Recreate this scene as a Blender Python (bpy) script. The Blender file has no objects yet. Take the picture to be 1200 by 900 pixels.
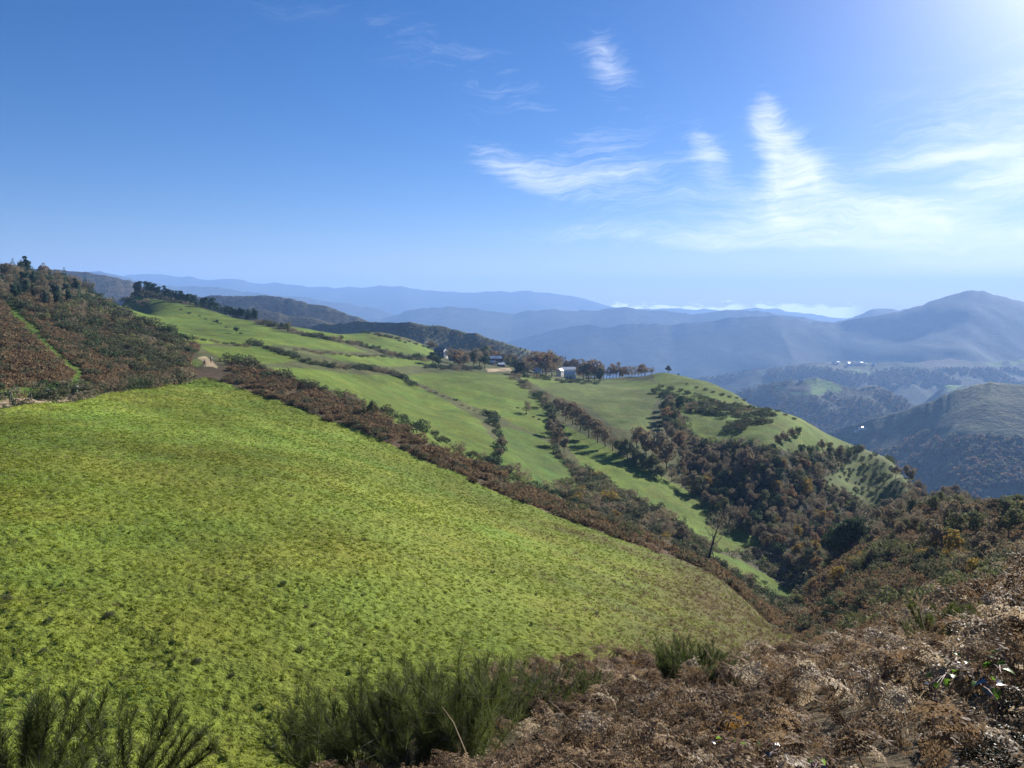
import bpy, bmesh, math, random
import numpy as np
from mathutils import Vector, Matrix, Euler

S = bpy.context.scene
COL = S.collection
R = math.radians

# ------------------------------------------------------------------ camera, sky, sun, exposure
F = 924.0                    # focal length in photo pixels (1200 wide)
PITCH = R(6.3)
CP, SP = math.cos(PITCH), math.sin(PITCH)
cam_d = bpy.data.cameras.new("camera")
cam_d.sensor_fit = 'HORIZONTAL'; cam_d.sensor_width = 36.0; cam_d.lens = 36.0 * F / 1200.0
cam_d.clip_start = 0.1; cam_d.clip_end = 120000
cam = bpy.data.objects.new("camera", cam_d); COL.objects.link(cam)
cam.location = (0, 0, 0); cam.rotation_euler = (R(90) - PITCH, 0, 0)
S.camera = cam

SUN_AZ, SUN_EL = R(39.0), R(23.0)          # azimuth from +Y towards +X
S.view_settings.view_transform = 'Standard'
S.view_settings.look = 'None'
S.view_settings.gamma = 1.0
S.view_settings.exposure = 1.08
S.view_settings.use_curve_mapping = False
S.cycles.max_bounces = 6
S.cycles.diffuse_bounces = 3
S.cycles.volume_bounces = 1
S.cycles.transmission_bounces = 4
S.cycles.caustics_reflective = False
S.cycles.caustics_refractive = False

SUNV = Vector((math.cos(SUN_EL) * math.sin(SUN_AZ), math.cos(SUN_EL) * math.cos(SUN_AZ), math.sin(SUN_EL)))
world = bpy.data.worlds.new("World"); S.world = world; world.use_nodes = True
def build_world():
    nt = world.node_tree; N = nt.nodes; L = nt.links; N.clear()
    out = N.new('ShaderNodeOutputWorld'); bg = N.new('ShaderNodeBackground')
    sky = N.new('ShaderNodeTexSky'); sky.sky_type = 'NISHITA'; sky.sun_disc = False
    sky.sun_elevation = SUN_EL; sky.sun_rotation = SUN_AZ
    sky.altitude = 1200; sky.air_density = 1.0; sky.dust_density = 0.35; sky.ozone_density = 4.0
    bg.inputs['Strength'].default_value = 0.05
    def V(x):
        return x
    def m(op, a, b=None, c=None, clamp=False):
        n = N.new('ShaderNodeMath'); n.operation = op; n.use_clamp = clamp
        for i, v in enumerate((a, b, c)):
            if v is None: continue
            if isinstance(v, (int, float)): n.inputs[i].default_value = v
            else: L.new(v, n.inputs[i])
        return n.outputs[0]
    tc = N.new('ShaderNodeTexCoord'); sep = N.new('ShaderNodeSeparateXYZ'); L.new(tc.outputs['Generated'], sep.inputs[0])
    x, y, z = sep.outputs
    az = m('MULTIPLY', m('ARCTAN2', x, y), 57.2958)
    el = m('MULTIPLY', m('ARCSINE', z), 57.2958)
    def comb(a, b, c=0.0):
        n = N.new('ShaderNodeCombineXYZ')
        for i, v in enumerate((a, b, c)):
            if isinstance(v, (int, float)): n.inputs[i].default_value = v
            else: L.new(v, n.inputs[i])
        return n.outputs[0]
    def noise(vec, scale, detail=6, rough=0.6, dist=0.0, lac=2.0):
        n = N.new('ShaderNodeTexNoise'); n.inputs['Scale'].default_value = scale; n.inputs['Detail'].default_value = detail
        n.inputs['Roughness'].default_value = rough; n.inputs['Distortion'].default_value = dist
        n.inputs['Lacunarity'].default_value = lac
        L.new(vec, n.inputs['Vector']); return n.outputs['Fac']
    # large slow warp so the streaks curl, then fibres drawn out along the wind
    def warp(seed, sc, amp):
        return m('MULTIPLY', m('SUBTRACT', noise(comb(m('MULTIPLY', az, sc), m('MULTIPLY', el, sc * 1.5), seed), 1.0, 3, .5), .5), amp)
    w1 = m('ADD', warp(3.1, .10, 8.0), warp(4.7, .5, 1.6)); w2 = m('ADD', warp(9.7, .10, 4.0), warp(12.3, .45, 1.1))
    azw = m('ADD', az, w1); elw = m('ADD', el, w2)
    elt = m('SUBTRACT', elw, m('MULTIPLY', azw, .05))
    broad = noise(comb(m('MULTIPLY', azw, .13), m('MULTIPLY', elt, .55), 1.7), 1.0, 7, .6)
    streak = noise(comb(m('MULTIPLY', azw, .17), m('MULTIPLY', elt, 1.7), 7.7), 1.0, 11, .68)
    fine = noise(comb(m('MULTIPLY', azw, .7), m('MULTIPLY', elt, 7.0), 5.2), 1.0, 8, .68)
    st = m('ADD', m('ADD', m('MULTIPLY', broad, .38), m('MULTIPLY', streak, .40)), m('MULTIPLY', fine, .22))
    def gauss(a0, e0, sa, se, amp, tilt=0.0):
        da = m('SUBTRACT', m('ADD', az, m('MULTIPLY', w1, .30)), a0); de = m('SUBTRACT', m('ADD', el, m('MULTIPLY', w2, .35)), e0)
        de = m('SUBTRACT', de, m('MULTIPLY', da, tilt))
        q = m('ADD', m('POWER', m('ABSOLUTE', m('DIVIDE', da, sa)), 2.0), m('POWER', m('ABSOLUTE', m('DIVIDE', de, se)), 2.0))
        return m('MULTIPLY', m('EXPONENT', m('MULTIPLY', q, -1.0)), amp)
    G = [(17.2, 12.4, 1.2, 1.8, .44), (19., 8.5, 13., 4.5, .12), (18.4, 10.0, 1.6, 1.5, .62, -.2), (19.4, 7.8, 2.2, 1.6, .85), (21.0, 5.6, 4.5, 1.3, .85), (26.5, 4.9, 6.0, 1.1, .72, -.06),
         (15.5, 3.7, 8.5, .7, .62), (24.0, 3.6, 9.0, .8, .55), (31.0, 2.0, 6.5, 1.1, .62), (32.5, 7.2, 4.0, 1.3, .60, .12), (13.4, 9.6, 1.6, 1.7, .50, -.7),
         (6.6, 15.9, 2.4, 2.2, .41, -.5), (-.6, 9.6, 3.6, 1.4, .40, -.4), (6.0, 8.0, 7.0, 2.2, .44, -.1), (8.5, 4.6, 9.0, .9, .36),
         (28.5, 8.6, 4.0, .5, .46, .08), (2., 13.0, 9.0, 2.6, .25, -.45), (-12., 18.0, 9.0, 1.8, .17, -.2), (33., 13.5, 8., 4., .30), (28., 10., 7., 2., .22), (46., 6., 10., 4., .7), (62., 12., 16., 6., .6),
         (-70., 20., 20., 5., .45), (110., 24., 30., 8., .5), (180., 14., 30., 5., .5), (-120., 12., 25., 5., .45)]
    tot = None
    for g in G:
        q = gauss(*g); tot = q if tot is None else m('ADD', tot, q)
    tot = m('MINIMUM', tot, .84)
    # fibres thin out where the mask fades
    nn = m('DIVIDE', m('SUBTRACT', st, .30), .40)
    val = m('MULTIPLY', m('MULTIPLY', m('SUBTRACT', m('ADD', nn, m('MULTIPLY', tot, .95)), .72), 1.25, clamp=True), m('MULTIPLY', tot, 2.2, clamp=True), clamp=True)
    ci = m('MULTIPLY', m('POWER', val, 1.2), .84, clamp=True)
    # low cumulus bank far beyond the ridges
    bil = noise(comb(m('MULTIPLY', az, .55), m('MULTIPLY', el, 1.6), 2.0), 1.6, 7, .62)
    top = m('ADD', -.50, m('MULTIPLY', m('SUBTRACT', bil, .5), 1.9))
    bank = m('MULTIPLY', m('SUBTRACT', top, el), 5.0, clamp=True)
    rng = m('MULTIPLY', m('SUBTRACT', 1.0, m('POWER', m('DIVIDE', m('ABSOLUTE', m('SUBTRACT', az, 15.0)), 9.0), 4.0)), 2.0, clamp=True)
    cu = m('MULTIPLY', m('MULTIPLY', bank, rng), .9)
    hs = N.new('ShaderNodeHueSaturation'); hs.inputs['Saturation'].default_value = 1.27; L.new(sky.outputs[0], hs.inputs['Color'])
    tint = N.new('ShaderNodeVectorMath'); tint.operation = 'MULTIPLY'; L.new(hs.outputs[0], tint.inputs[0]); tint.inputs[1].default_value = (.93, .845, 1.03)
    mx = N.new('ShaderNodeMix'); mx.data_type = 'RGBA'
    # pale aureole of thin cirrus round the sun
    vd = N.new('ShaderNodeVectorMath'); vd.operation = 'DOT_PRODUCT'; L.new(tc.outputs['Generated'], vd.inputs[0]); vd.inputs[1].default_value = tuple(SUNV)
    ang = m('MULTIPLY', m('ARCCOSINE', m('MINIMUM', vd.outputs['Value'], 1.0)), 57.2958)
    glow = m('ADD', m('MULTIPLY', m('EXPONENT', m('MULTIPLY', ang, -.20)), 33.0), m('MULTIPLY', m('EXPONENT', m('MULTIPLY', ang, -.06)), .3))
    ga = N.new('ShaderNodeVectorMath'); ga.operation = 'SCALE'; ga.inputs[0].default_value = (1.0, .98, .94); L.new(glow, ga.inputs['Scale'])
    gs = N.new('ShaderNodeVectorMath'); gs.operation = 'ADD'; L.new(tint.outputs[0], gs.inputs[0]); L.new(ga.outputs[0], gs.inputs[1])
    L.new(ci, mx.inputs['Factor']); L.new(gs.outputs[0], mx.inputs[6]); mx.inputs[7].default_value = (13.0, 13.2, 13.7, 1)
    mx2 = N.new('ShaderNodeMix'); mx2.data_type = 'RGBA'
    L.new(cu, mx2.inputs['Factor']); L.new(mx.outputs[2], mx2.inputs[6]); mx2.inputs[7].default_value = (25., 25.4, 26., 1)
    L.new(mx2.outputs[2], bg.inputs['Color']); L.new(bg.outputs[0], out.inputs[0])
build_world()

sun_d = bpy.data.lights.new("sun", 'SUN'); sun_d.energy = 5.0; sun_d.angle = R(.53); sun_d.color = (1.0, .95, .87)
sun = bpy.data.objects.new("sun", sun_d); COL.objects.link(sun)
sdir = SUNV
sun.rotation_euler = (-sdir).to_track_quat('-Z', 'Y').to_euler()
sun.location = sdir * 200

HAZE_DENSITY = 0.000094
HAZE_COLOR = (.32, .55, 1.0)
HAZE_G = .12

# ------------------------------------------------------------------ helpers: pixels, noise, meshes
def ray(px, py):
    cx = (px - 600.0) / F; cy = (450.0 - py) / F
    return cx, CP + cy * SP, -SP + cy * CP
def at(px, py, d):
    x, y, z = ray(px, py); return Vector((x / y * d, d, z / y * d))
def project(x, y, z):
    f = y * CP - z * SP; u = y * SP + z * CP
    f = np.where(np.abs(f) < 1e-6, 1e-6, f)
    return 600 + F * x / f, 450 - F * u / f

def _hash(ix, iy, seed):
    h = (ix.astype(np.int64) * 374761393 + iy.astype(np.int64) * 668265263 + seed * 974711) & 0xffffffff
    h = ((h ^ (h >> 13)) * 1274126177) & 0xffffffff
    h = (h ^ (h >> 16)) & 0xffffff
    return h / float(0xffffff)
def vnoise(x, y, seed=0):
    ix = np.floor(x); iy = np.floor(y); fx = x - ix; fy = y - iy
    fx = fx * fx * fx * (fx * (fx * 6 - 15) + 10); fy = fy * fy * fy * (fy * (fy * 6 - 15) + 10)
    a = _hash(ix, iy, seed); b = _hash(ix + 1, iy, seed); c = _hash(ix, iy + 1, seed); d = _hash(ix + 1, iy + 1, seed)
    return (a + (b - a) * fx) * (1 - fy) + (c + (d - c) * fx) * fy - .5
def fbm(x, y, oct=4, seed=0, gain=.5):
    s = 0; a = 1.0
    for o in range(oct):
        s = s + a * vnoise(x * 2 ** o + 17.3 * o, y * 2 ** o - 9.1 * o, seed + o); a *= gain
    return s
def in_poly(px, py, poly):
    inside = np.zeros(np.shape(px), bool)
    n = len(poly); j = n - 1
    for i in range(n):
        xi, yi = poly[i]; xj, yj = poly[j]
        if yi != yj:
            c = ((yi > py) != (yj > py)) & (px < (xj - xi) * (py - yi) / (yj - yi) + xi)
            inside ^= c
        j = i
    return inside

def mesh_np(name, V, Fq, smooth=False, mats=(), mat_idx=None):
    """mesh from numpy arrays: V (n,3), Fq (m,3|4) or a list of such arrays"""
    me = bpy.data.meshes.new(name)
    V = np.asarray(V, np.float32)
    fs = Fq if isinstance(Fq, list) else [Fq]
    fs = [np.asarray(f, np.int32) for f in fs if len(f)]
    loops = np.concatenate([f.ravel() for f in fs]); tot = np.concatenate([np.full(len(f), f.shape[1], np.int32) for f in fs])
    start = np.concatenate([[0], np.cumsum(tot)[:-1]]).astype(np.int32)
    me.vertices.add(len(V)); me.vertices.foreach_set('co', V.ravel())
    me.loops.add(len(loops)); me.loops.foreach_set('vertex_index', loops)
    me.polygons.add(len(tot)); me.polygons.foreach_set('loop_start', start); me.polygons.foreach_set('loop_total', tot)
    if smooth: me.polygons.foreach_set('use_smooth', np.ones(len(tot), bool))
    for mt in mats: me.materials.append(mt)
    if mat_idx is not None: me.polygons.foreach_set('material_index', np.asarray(mat_idx, np.int32))
    me.update(calc_edges=True)
    return me
def link(name, me, parent=None, loc=None):
    o = bpy.data.objects.new(name, me); COL.objects.link(o)
    if parent is not None: o.parent = parent
    if loc is not None: o.location = loc
    return o
def tag(o, label=None, cat=None, group=None, kind=None):
    if label: o['label'] = label
    if cat: o['category'] = cat
    if group: o['group'] = group
    if kind: o['kind'] = kind
    return o
def empty(name, loc, rz=0.0, sc=1.0):
    o = bpy.data.objects.new(name, None); COL.objects.link(o); o.location = loc; o.rotation_euler = (0, 0, rz)
    o.scale = (sc, sc, sc) if not hasattr(sc, '__len__') else sc
    o.empty_display_size = .3
    return o

class MB:
    """collects vertices and faces of one mesh"""
    def __init__(s): s.v = []; s.f = []; s.n = 0
    def add(s, v, f):
        s.v.append(np.asarray(v, float)); s.f += [tuple(i + s.n for i in q) for q in f]; s.n += len(v)
    def tube(s, pts, rad, sides=6, cap=True):
        pts = [Vector(p) for p in pts]; ring = []
        for i, p in enumerate(pts):
            d = (pts[min(i + 1, len(pts) - 1)] - pts[max(i - 1, 0)]).normalized()
            a = d.orthogonal().normalized() if abs(d.z) < .95 else Vector((1, 0, 0)); a = (a - d * a.dot(d)).normalized(); b = d.cross(a)
            ring.append([p + (a * math.cos(t) + b * math.sin(t)) * rad[i] for t in [2 * math.pi * k / sides for k in range(sides)]])
        v = [c for r in ring for c in r]; f = []
        for i in range(len(pts) - 1):
            for k in range(sides):
                k2 = (k + 1) % sides
                f.append((i * sides + k, i * sides + k2, (i + 1) * sides + k2, (i + 1) * sides + k))
        if cap: f.append(tuple((len(pts) - 1) * sides + k for k in range(sides))); f.append(tuple(reversed(range(sides))))
        s.add(v, f)
    def box(s, cx, cy, cz, sx, sy, sz, rz=0.0):
        v = []
        for dz in (-.5, .5):
            for dx, dy in ((-.5, -.5), (.5, -.5), (.5, .5), (-.5, .5)):
                X, Y = dx * sx, dy * sy
                v.append((cx + X * math.cos(rz) - Y * math.sin(rz), cy + X * math.sin(rz) + Y * math.cos(rz), cz + dz * sz))
        s.add(v, [(3, 2, 1, 0), (4, 5, 6, 7), (0, 1, 5, 4), (1, 2, 6, 5), (2, 3, 7, 6), (3, 0, 4, 7)])
    def mesh(s, name, mat=None, smooth=False):
        me = bpy.data.meshes.new(name)
        V = np.concatenate(s.v) if s.v else np.zeros((0, 3))
        me.from_pydata([tuple(p) for p in V], [], s.f)
        if smooth: me.polygons.foreach_set('use_smooth', np.ones(len(s.f), bool))
        if mat: me.materials.append(mat)
        me.update(); return me

# ------------------------------------------------------------------ materials
def nodes_of(name):
    mt = bpy.data.materials.new(name); mt.use_nodes = True; nt = mt.node_tree; nt.nodes.clear()
    out = nt.nodes.new('ShaderNodeOutputMaterial'); return mt, nt, nt.nodes, nt.links, out
def mixrgb(N, L, fac, a, b, mode='MIX'):
    n = N.new('ShaderNodeMix'); n.data_type = 'RGBA'; n.blend_type = mode
    for i, v in ((0, fac), (6, a), (7, b)):
        if isinstance(v, (int, float)): n.inputs[i].default_value = v
        elif isinstance(v, tuple): n.inputs[i].default_value = (*v, 1)[:4]
        else: L.new(v, n.inputs[i])
    return n.outputs[2]
def leaf_mat(name, cols, transl=.3, rough=.75, spec=.06, tcol=None, isl=.62):
    """foliage: colour differs from leaf to leaf (random per island) and from plant to plant"""
    mt, nt, N, L, out = nodes_of(name)
    geo = N.new('ShaderNodeNewGeometry'); oi = N.new('ShaderNodeObjectInfo')
    add = N.new('ShaderNodeMath'); add.operation = 'MULTIPLY_ADD'
    L.new(geo.outputs['Random Per Island'], add.inputs[0]); add.inputs[1].default_value = isl
    m2 = N.new('ShaderNodeMath'); m2.operation = 'MULTIPLY'; m2.inputs[1].default_value = 1 - isl; L.new(oi.outputs['Random'], m2.inputs[0])
    L.new(m2.outputs[0], add.inputs[2])
    cr = N.new('ShaderNodeValToRGB'); el = cr.color_ramp.elements
    el[0].position = 0.0; el[0].color = (*cols[0], 1); el[1].position = 1.0; el[1].color = (*cols[-1], 1)
    for i, c in enumerate(cols[1:-1]):
        e = el.new((i + 1) / (len(cols) - 1)); e.color = (*c, 1)
    L.new(add.outputs[0], cr.inputs[0])
    pb = N.new('ShaderNodeBsdfPrincipled'); pb.inputs['Roughness'].default_value = rough
    pb.inputs['Specular IOR Level'].default_value = spec
    L.new(cr.outputs[0], pb.inputs['Base Color'])
    tr = N.new('ShaderNodeBsdfTranslucent')
    if tcol: L.new(mixrgb(N, L, 1.0, cr.outputs[0], tcol, 'MULTIPLY'), tr.inputs[0])
    else: L.new(cr.outputs[0], tr.inputs[0])
    ms = N.new('ShaderNodeMixShader'); ms.inputs[0].default_value = transl
    L.new(pb.outputs[0], ms.inputs[1]); L.new(tr.outputs[0], ms.inputs[2]); L.new(ms.outputs[0], out.inputs[0])
    return mt
def plain_mat(name, c1, c2, scale=4.0, rough=.8, spec=.2, bump=.1):
    mt, nt, N, L, out = nodes_of(name)
    tc = N.new('ShaderNodeTexCoord'); nz = N.new('ShaderNodeTexNoise'); nz.inputs['Scale'].default_value = scale; nz.inputs['Detail'].default_value = 6
    L.new(tc.outputs['Object'], nz.inputs['Vector'])
    pb = N.new('ShaderNodeBsdfPrincipled'); pb.inputs['Roughness'].default_value = rough; pb.inputs['Specular IOR Level'].default_value = spec
    L.new(mixrgb(N, L, nz.outputs['Fac'], c1, c2), pb.inputs['Base Color'])
    bp = N.new('ShaderNodeBump'); bp.inputs['Strength'].default_value = bump; L.new(nz.outputs['Fac'], bp.inputs['Height']); L.new(bp.outputs[0], pb.inputs['Normal'])
    L.new(pb.outputs[0], out.inputs[0]); return mt
def ground_mat(name, sc=(.045, .9, 9.0), var=(.55, .5, .45), bump=.5, bdist=.06):
    """land cover colour from the 'cover' attribute, broken up by three scales of noise in metres"""
    mt, nt, N, L, out = nodes_of(name)
    at_ = N.new('ShaderNodeAttribute'); at_.attribute_name = 'cover'
    geo = N.new('ShaderNodeNewGeometry')
    col = at_.outputs['Color']; hs = []
    for i, (s, v) in enumerate(zip(sc, var)):
        nz = N.new('ShaderNodeTexNoise'); nz.inputs['Scale'].default_value = s; nz.inputs['Detail'].default_value = 5; nz.inputs['Roughness'].default_value = .65
        L.new(geo.outputs['Position'], nz.inputs['Vector'])
        mr = N.new('ShaderNodeMapRange'); mr.inputs[1].default_value = .3; mr.inputs[2].default_value = .7
        mr.inputs[3].default_value = 1 - v; mr.inputs[4].default_value = 1 + v
        L.new(nz.outputs['Fac'], mr.inputs[0])
        vm = N.new('ShaderNodeVectorMath'); vm.operation = 'SCALE'; L.new(col, vm.inputs[0]); L.new(mr.outputs[0], vm.inputs['Scale']); col = vm.outputs[0]
        hs.append(nz.outputs['Fac'])
    # dry yellow and mossy drift in hue
    nz = N.new('ShaderNodeTexNoise'); nz.inputs['Scale'].default_value = sc[0] * 2.3; nz.inputs['Detail'].default_value = 4
    L.new(geo.outputs['Position'], nz.inputs['Vector'])
    hsv = N.new('ShaderNodeHueSaturation'); L.new(col, hsv.inputs['Color'])
    mr = N.new('ShaderNodeMapRange'); mr.inputs[1].default_value = .35; mr.inputs[2].default_value = .65; mr.inputs[3].default_value = .478; mr.inputs[4].default_value = .518
    L.new(nz.outputs['Fac'], mr.inputs[0]); L.new(mr.outputs[0], hsv.inputs['Hue'])
    pb = N.new('ShaderNodeBsdfPrincipled'); pb.inputs['Roughness'].default_value = .9; pb.inputs['Specular IOR Level'].default_value = .05
    L.new(hsv.outputs[0], pb.inputs['Base Color'])
    bp = N.new('ShaderNodeBump'); bp.inputs['Strength'].default_value = bump; bp.inputs['Distance'].default_value = bdist
    hm = N.new('ShaderNodeMath'); hm.operation = 'ADD'; L.new(hs[-1], hm.inputs[0]); L.new(hs[-2], hm.inputs[1])
    L.new(hm.outputs[0], bp.inputs['Height']); L.new(bp.outputs[0], pb.inputs['Normal'])
    L.new(pb.outputs[0], out.inputs[0]); return mt

M = {}
M['ground'] = ground_mat('meadow ground', (.05, .9, 3.6), (.20, .24, .30), .75, .22)
M['hill'] = ground_mat('hill ground', (.0022, .012, .07), (.35, .5, .5), .8, 6.0)
M['grass'] = leaf_mat('grass blades', [(.165, .214, .022), (.232, .286, .028), (.280, .325, .036), (.33, .34, .06)], .22, .65, .08)
def tone_by_place(mt):
    # patches of lusher and poorer grass: the 'tone' each tussock carries
    nt = mt.node_tree; N, L = nt.nodes, nt.links; cr = next(n for n in N if n.type == 'VALTORGB')
    a = N.new('ShaderNodeAttribute'); a.attribute_type = 'INSTANCER'; a.attribute_name = 'tone'
    v = N.new('ShaderNodeVectorMath'); v.operation = 'MULTIPLY'; tos = [l.to_socket for l in cr.outputs[0].links]
    L.new(cr.outputs[0], v.inputs[0]); L.new(a.outputs['Vector'], v.inputs[1])
    for t in tos: L.new(v.outputs[0], t)
tone_by_place(M['grass'])
M['drygrass'] = leaf_mat('dry grass blades', [(.13, .11, .04), (.22, .19, .085), (.3, .26, .13)], .35)
M['bracken'] = leaf_mat('dead bracken', [(.085, .054, .029), (.165, .108, .059), (.25, .17, .095), (.42, .315, .195)], .45, .6, .1, isl=.3)
M['brackenpale'] = leaf_mat('pale dead bracken', [(.22, .16, .095), (.41, .32, .21), (.58, .49, .35)], .45, .5, .2, isl=.45)
M['brackenfar'] = leaf_mat('dead bracken beds', [(.11, .074, .040), (.185, .124, .066), (.25, .172, .095), (.31, .235, .14)], .3, .8, .04)
M['bare'] = leaf_mat('bare twigs', [(.155, .135, .088), (.235, .20, .13), (.33, .285, .19)], .35, .85, .03)
M['russet'] = leaf_mat('russet leaves', [(.16, .105, .058), (.26, .16, .08), (.36, .22, .10)], .4, .8, .04)
M['ochre'] = leaf_mat('ochre leaves', [(0.2002, 0.1365, 0.0364), (0.3458, 0.2275, 0.051), (0.4732, 0.3276, 0.0819)], .35)
M['olive'] = leaf_mat('olive leaves', [(0.1026, 0.1218, 0.0449), (0.1763, 0.1986, 0.0705), (0.2723, 0.2723, 0.1026)], .25)
M['darkgreen'] = leaf_mat('dark evergreen leaves', [(0.0424, 0.0707, 0.0354), (0.0777, 0.1202, 0.053), (0.1344, 0.1768, 0.0777)], .15)
M['pine'] = leaf_mat('pine needles', [(0.031, 0.0621, 0.0435), (0.0559, 0.1025, 0.0621), (0.0931, 0.1397, 0.0807)], .12)
M['heath'] = leaf_mat('heather twigs', [(.075, .078, .046), (.115, .115, .064), (.17, .155, .09)], .35, .8, .03)
M['broom'] = leaf_mat('broom twigs', [(.040, .056, .014), (.068, .090, .020), (.105, .130, .032), (.16, .18, .055)], .35, .6, .1)
M['broomdry'] = leaf_mat('grey broom twigs', [(0.091, 0.0975, 0.065), (0.143, 0.143, 0.0975), (0.208, 0.195, 0.1365)], .2)
M['amber'] = leaf_mat('amber fronds', [(.22, .11, .02), (.36, .19, .03), (.48, .29, .05)], .45, .6, .1)
M['bark'] = plain_mat('bark', (.035, .028, .022), (.10, .085, .07), 9.0, .9, .1, .4)
M['barkpale'] = plain_mat('pale bark', (.09, .08, .07), (.24, .22, .19), 9.0, .9, .1, .4)
M['bramble'] = leaf_mat('bramble leaves', [(.09, .18, .02), (.15, .28, .03), (.22, .36, .045)], .6, .35, .3)
M['shade'] = leaf_mat('painted shade leaves', [(.012, .016, .010), (.022, .030, .014), (.035, .042, .02)], .1, .5, .2)  # near-black leaves: the corner's shadow painted as leaf colour
M['bramblegrey'] = leaf_mat('glossy bramble leaves', [(.04, .05, .05), (.06, .07, .07), (.09, .10, .10)], .1, .3, .7)
M['cane'] = plain_mat('bramble cane', (.10, .03, .03), (.20, .10, .06), 20, .6, .3, .1)
M['white_wall'] = plain_mat('white render', (.62, .61, .58), (.8, .79, .76), 1.2, .8, .2, .05)
M['stone_wall'] = plain_mat('dark stone', (.07, .068, .066), (.18, .17, .16), 2.5, .9, .1, .3)
M['slate'] = plain_mat('slate roof', (.06, .065, .075), (.13, .135, .15), 3.0, .45, .5, .2)
M['pale_roof'] = plain_mat('pale sheet roof', (.55, .56, .58), (.78, .79, .80), 1.5, .4, .5, .1)
M['red_roof'] = plain_mat('red tile roof', (.2, .07, .04), (.33, .12, .07), 2, .8, .2, .2)
M['glass'] = plain_mat('window glass', (.02, .025, .03), (.05, .055, .06), 2, .1, .8, .0)
M['wood'] = plain_mat('grey wood', (.10, .085, .065), (.24, .21, .17), 14, .9, .1, .3)
M['white_paint'] = plain_mat('white paint', (.7, .7, .68), (.85, .85, .83), 8, .5, .4, .02)
M['skin'] = plain_mat('skin', (.42, .25, .18), (.48, .29, .21), 8, .6, .3, .02)
M['cloth_white'] = plain_mat('white cloth', (.66, .66, .66), (.8, .8, .8), 8, .9, .1, .1)
M['cloth_dark'] = plain_mat('dark cloth', (.02, .022, .03), (.05, .05, .06), 8, .9, .1, .1)
M['cloth_tan'] = plain_mat('tan cloth', (.36, .28, .19), (.46, .37, .26), 8, .9, .1, .1)
M['hair'] = plain_mat('dark hair', (.015, .01, .008), (.04, .03, .02), 20, .6, .3, .1)
M['cow'] = plain_mat('dark hide', (.02, .014, .01), (.05, .035, .025), 4, .8, .2, .1)

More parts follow.
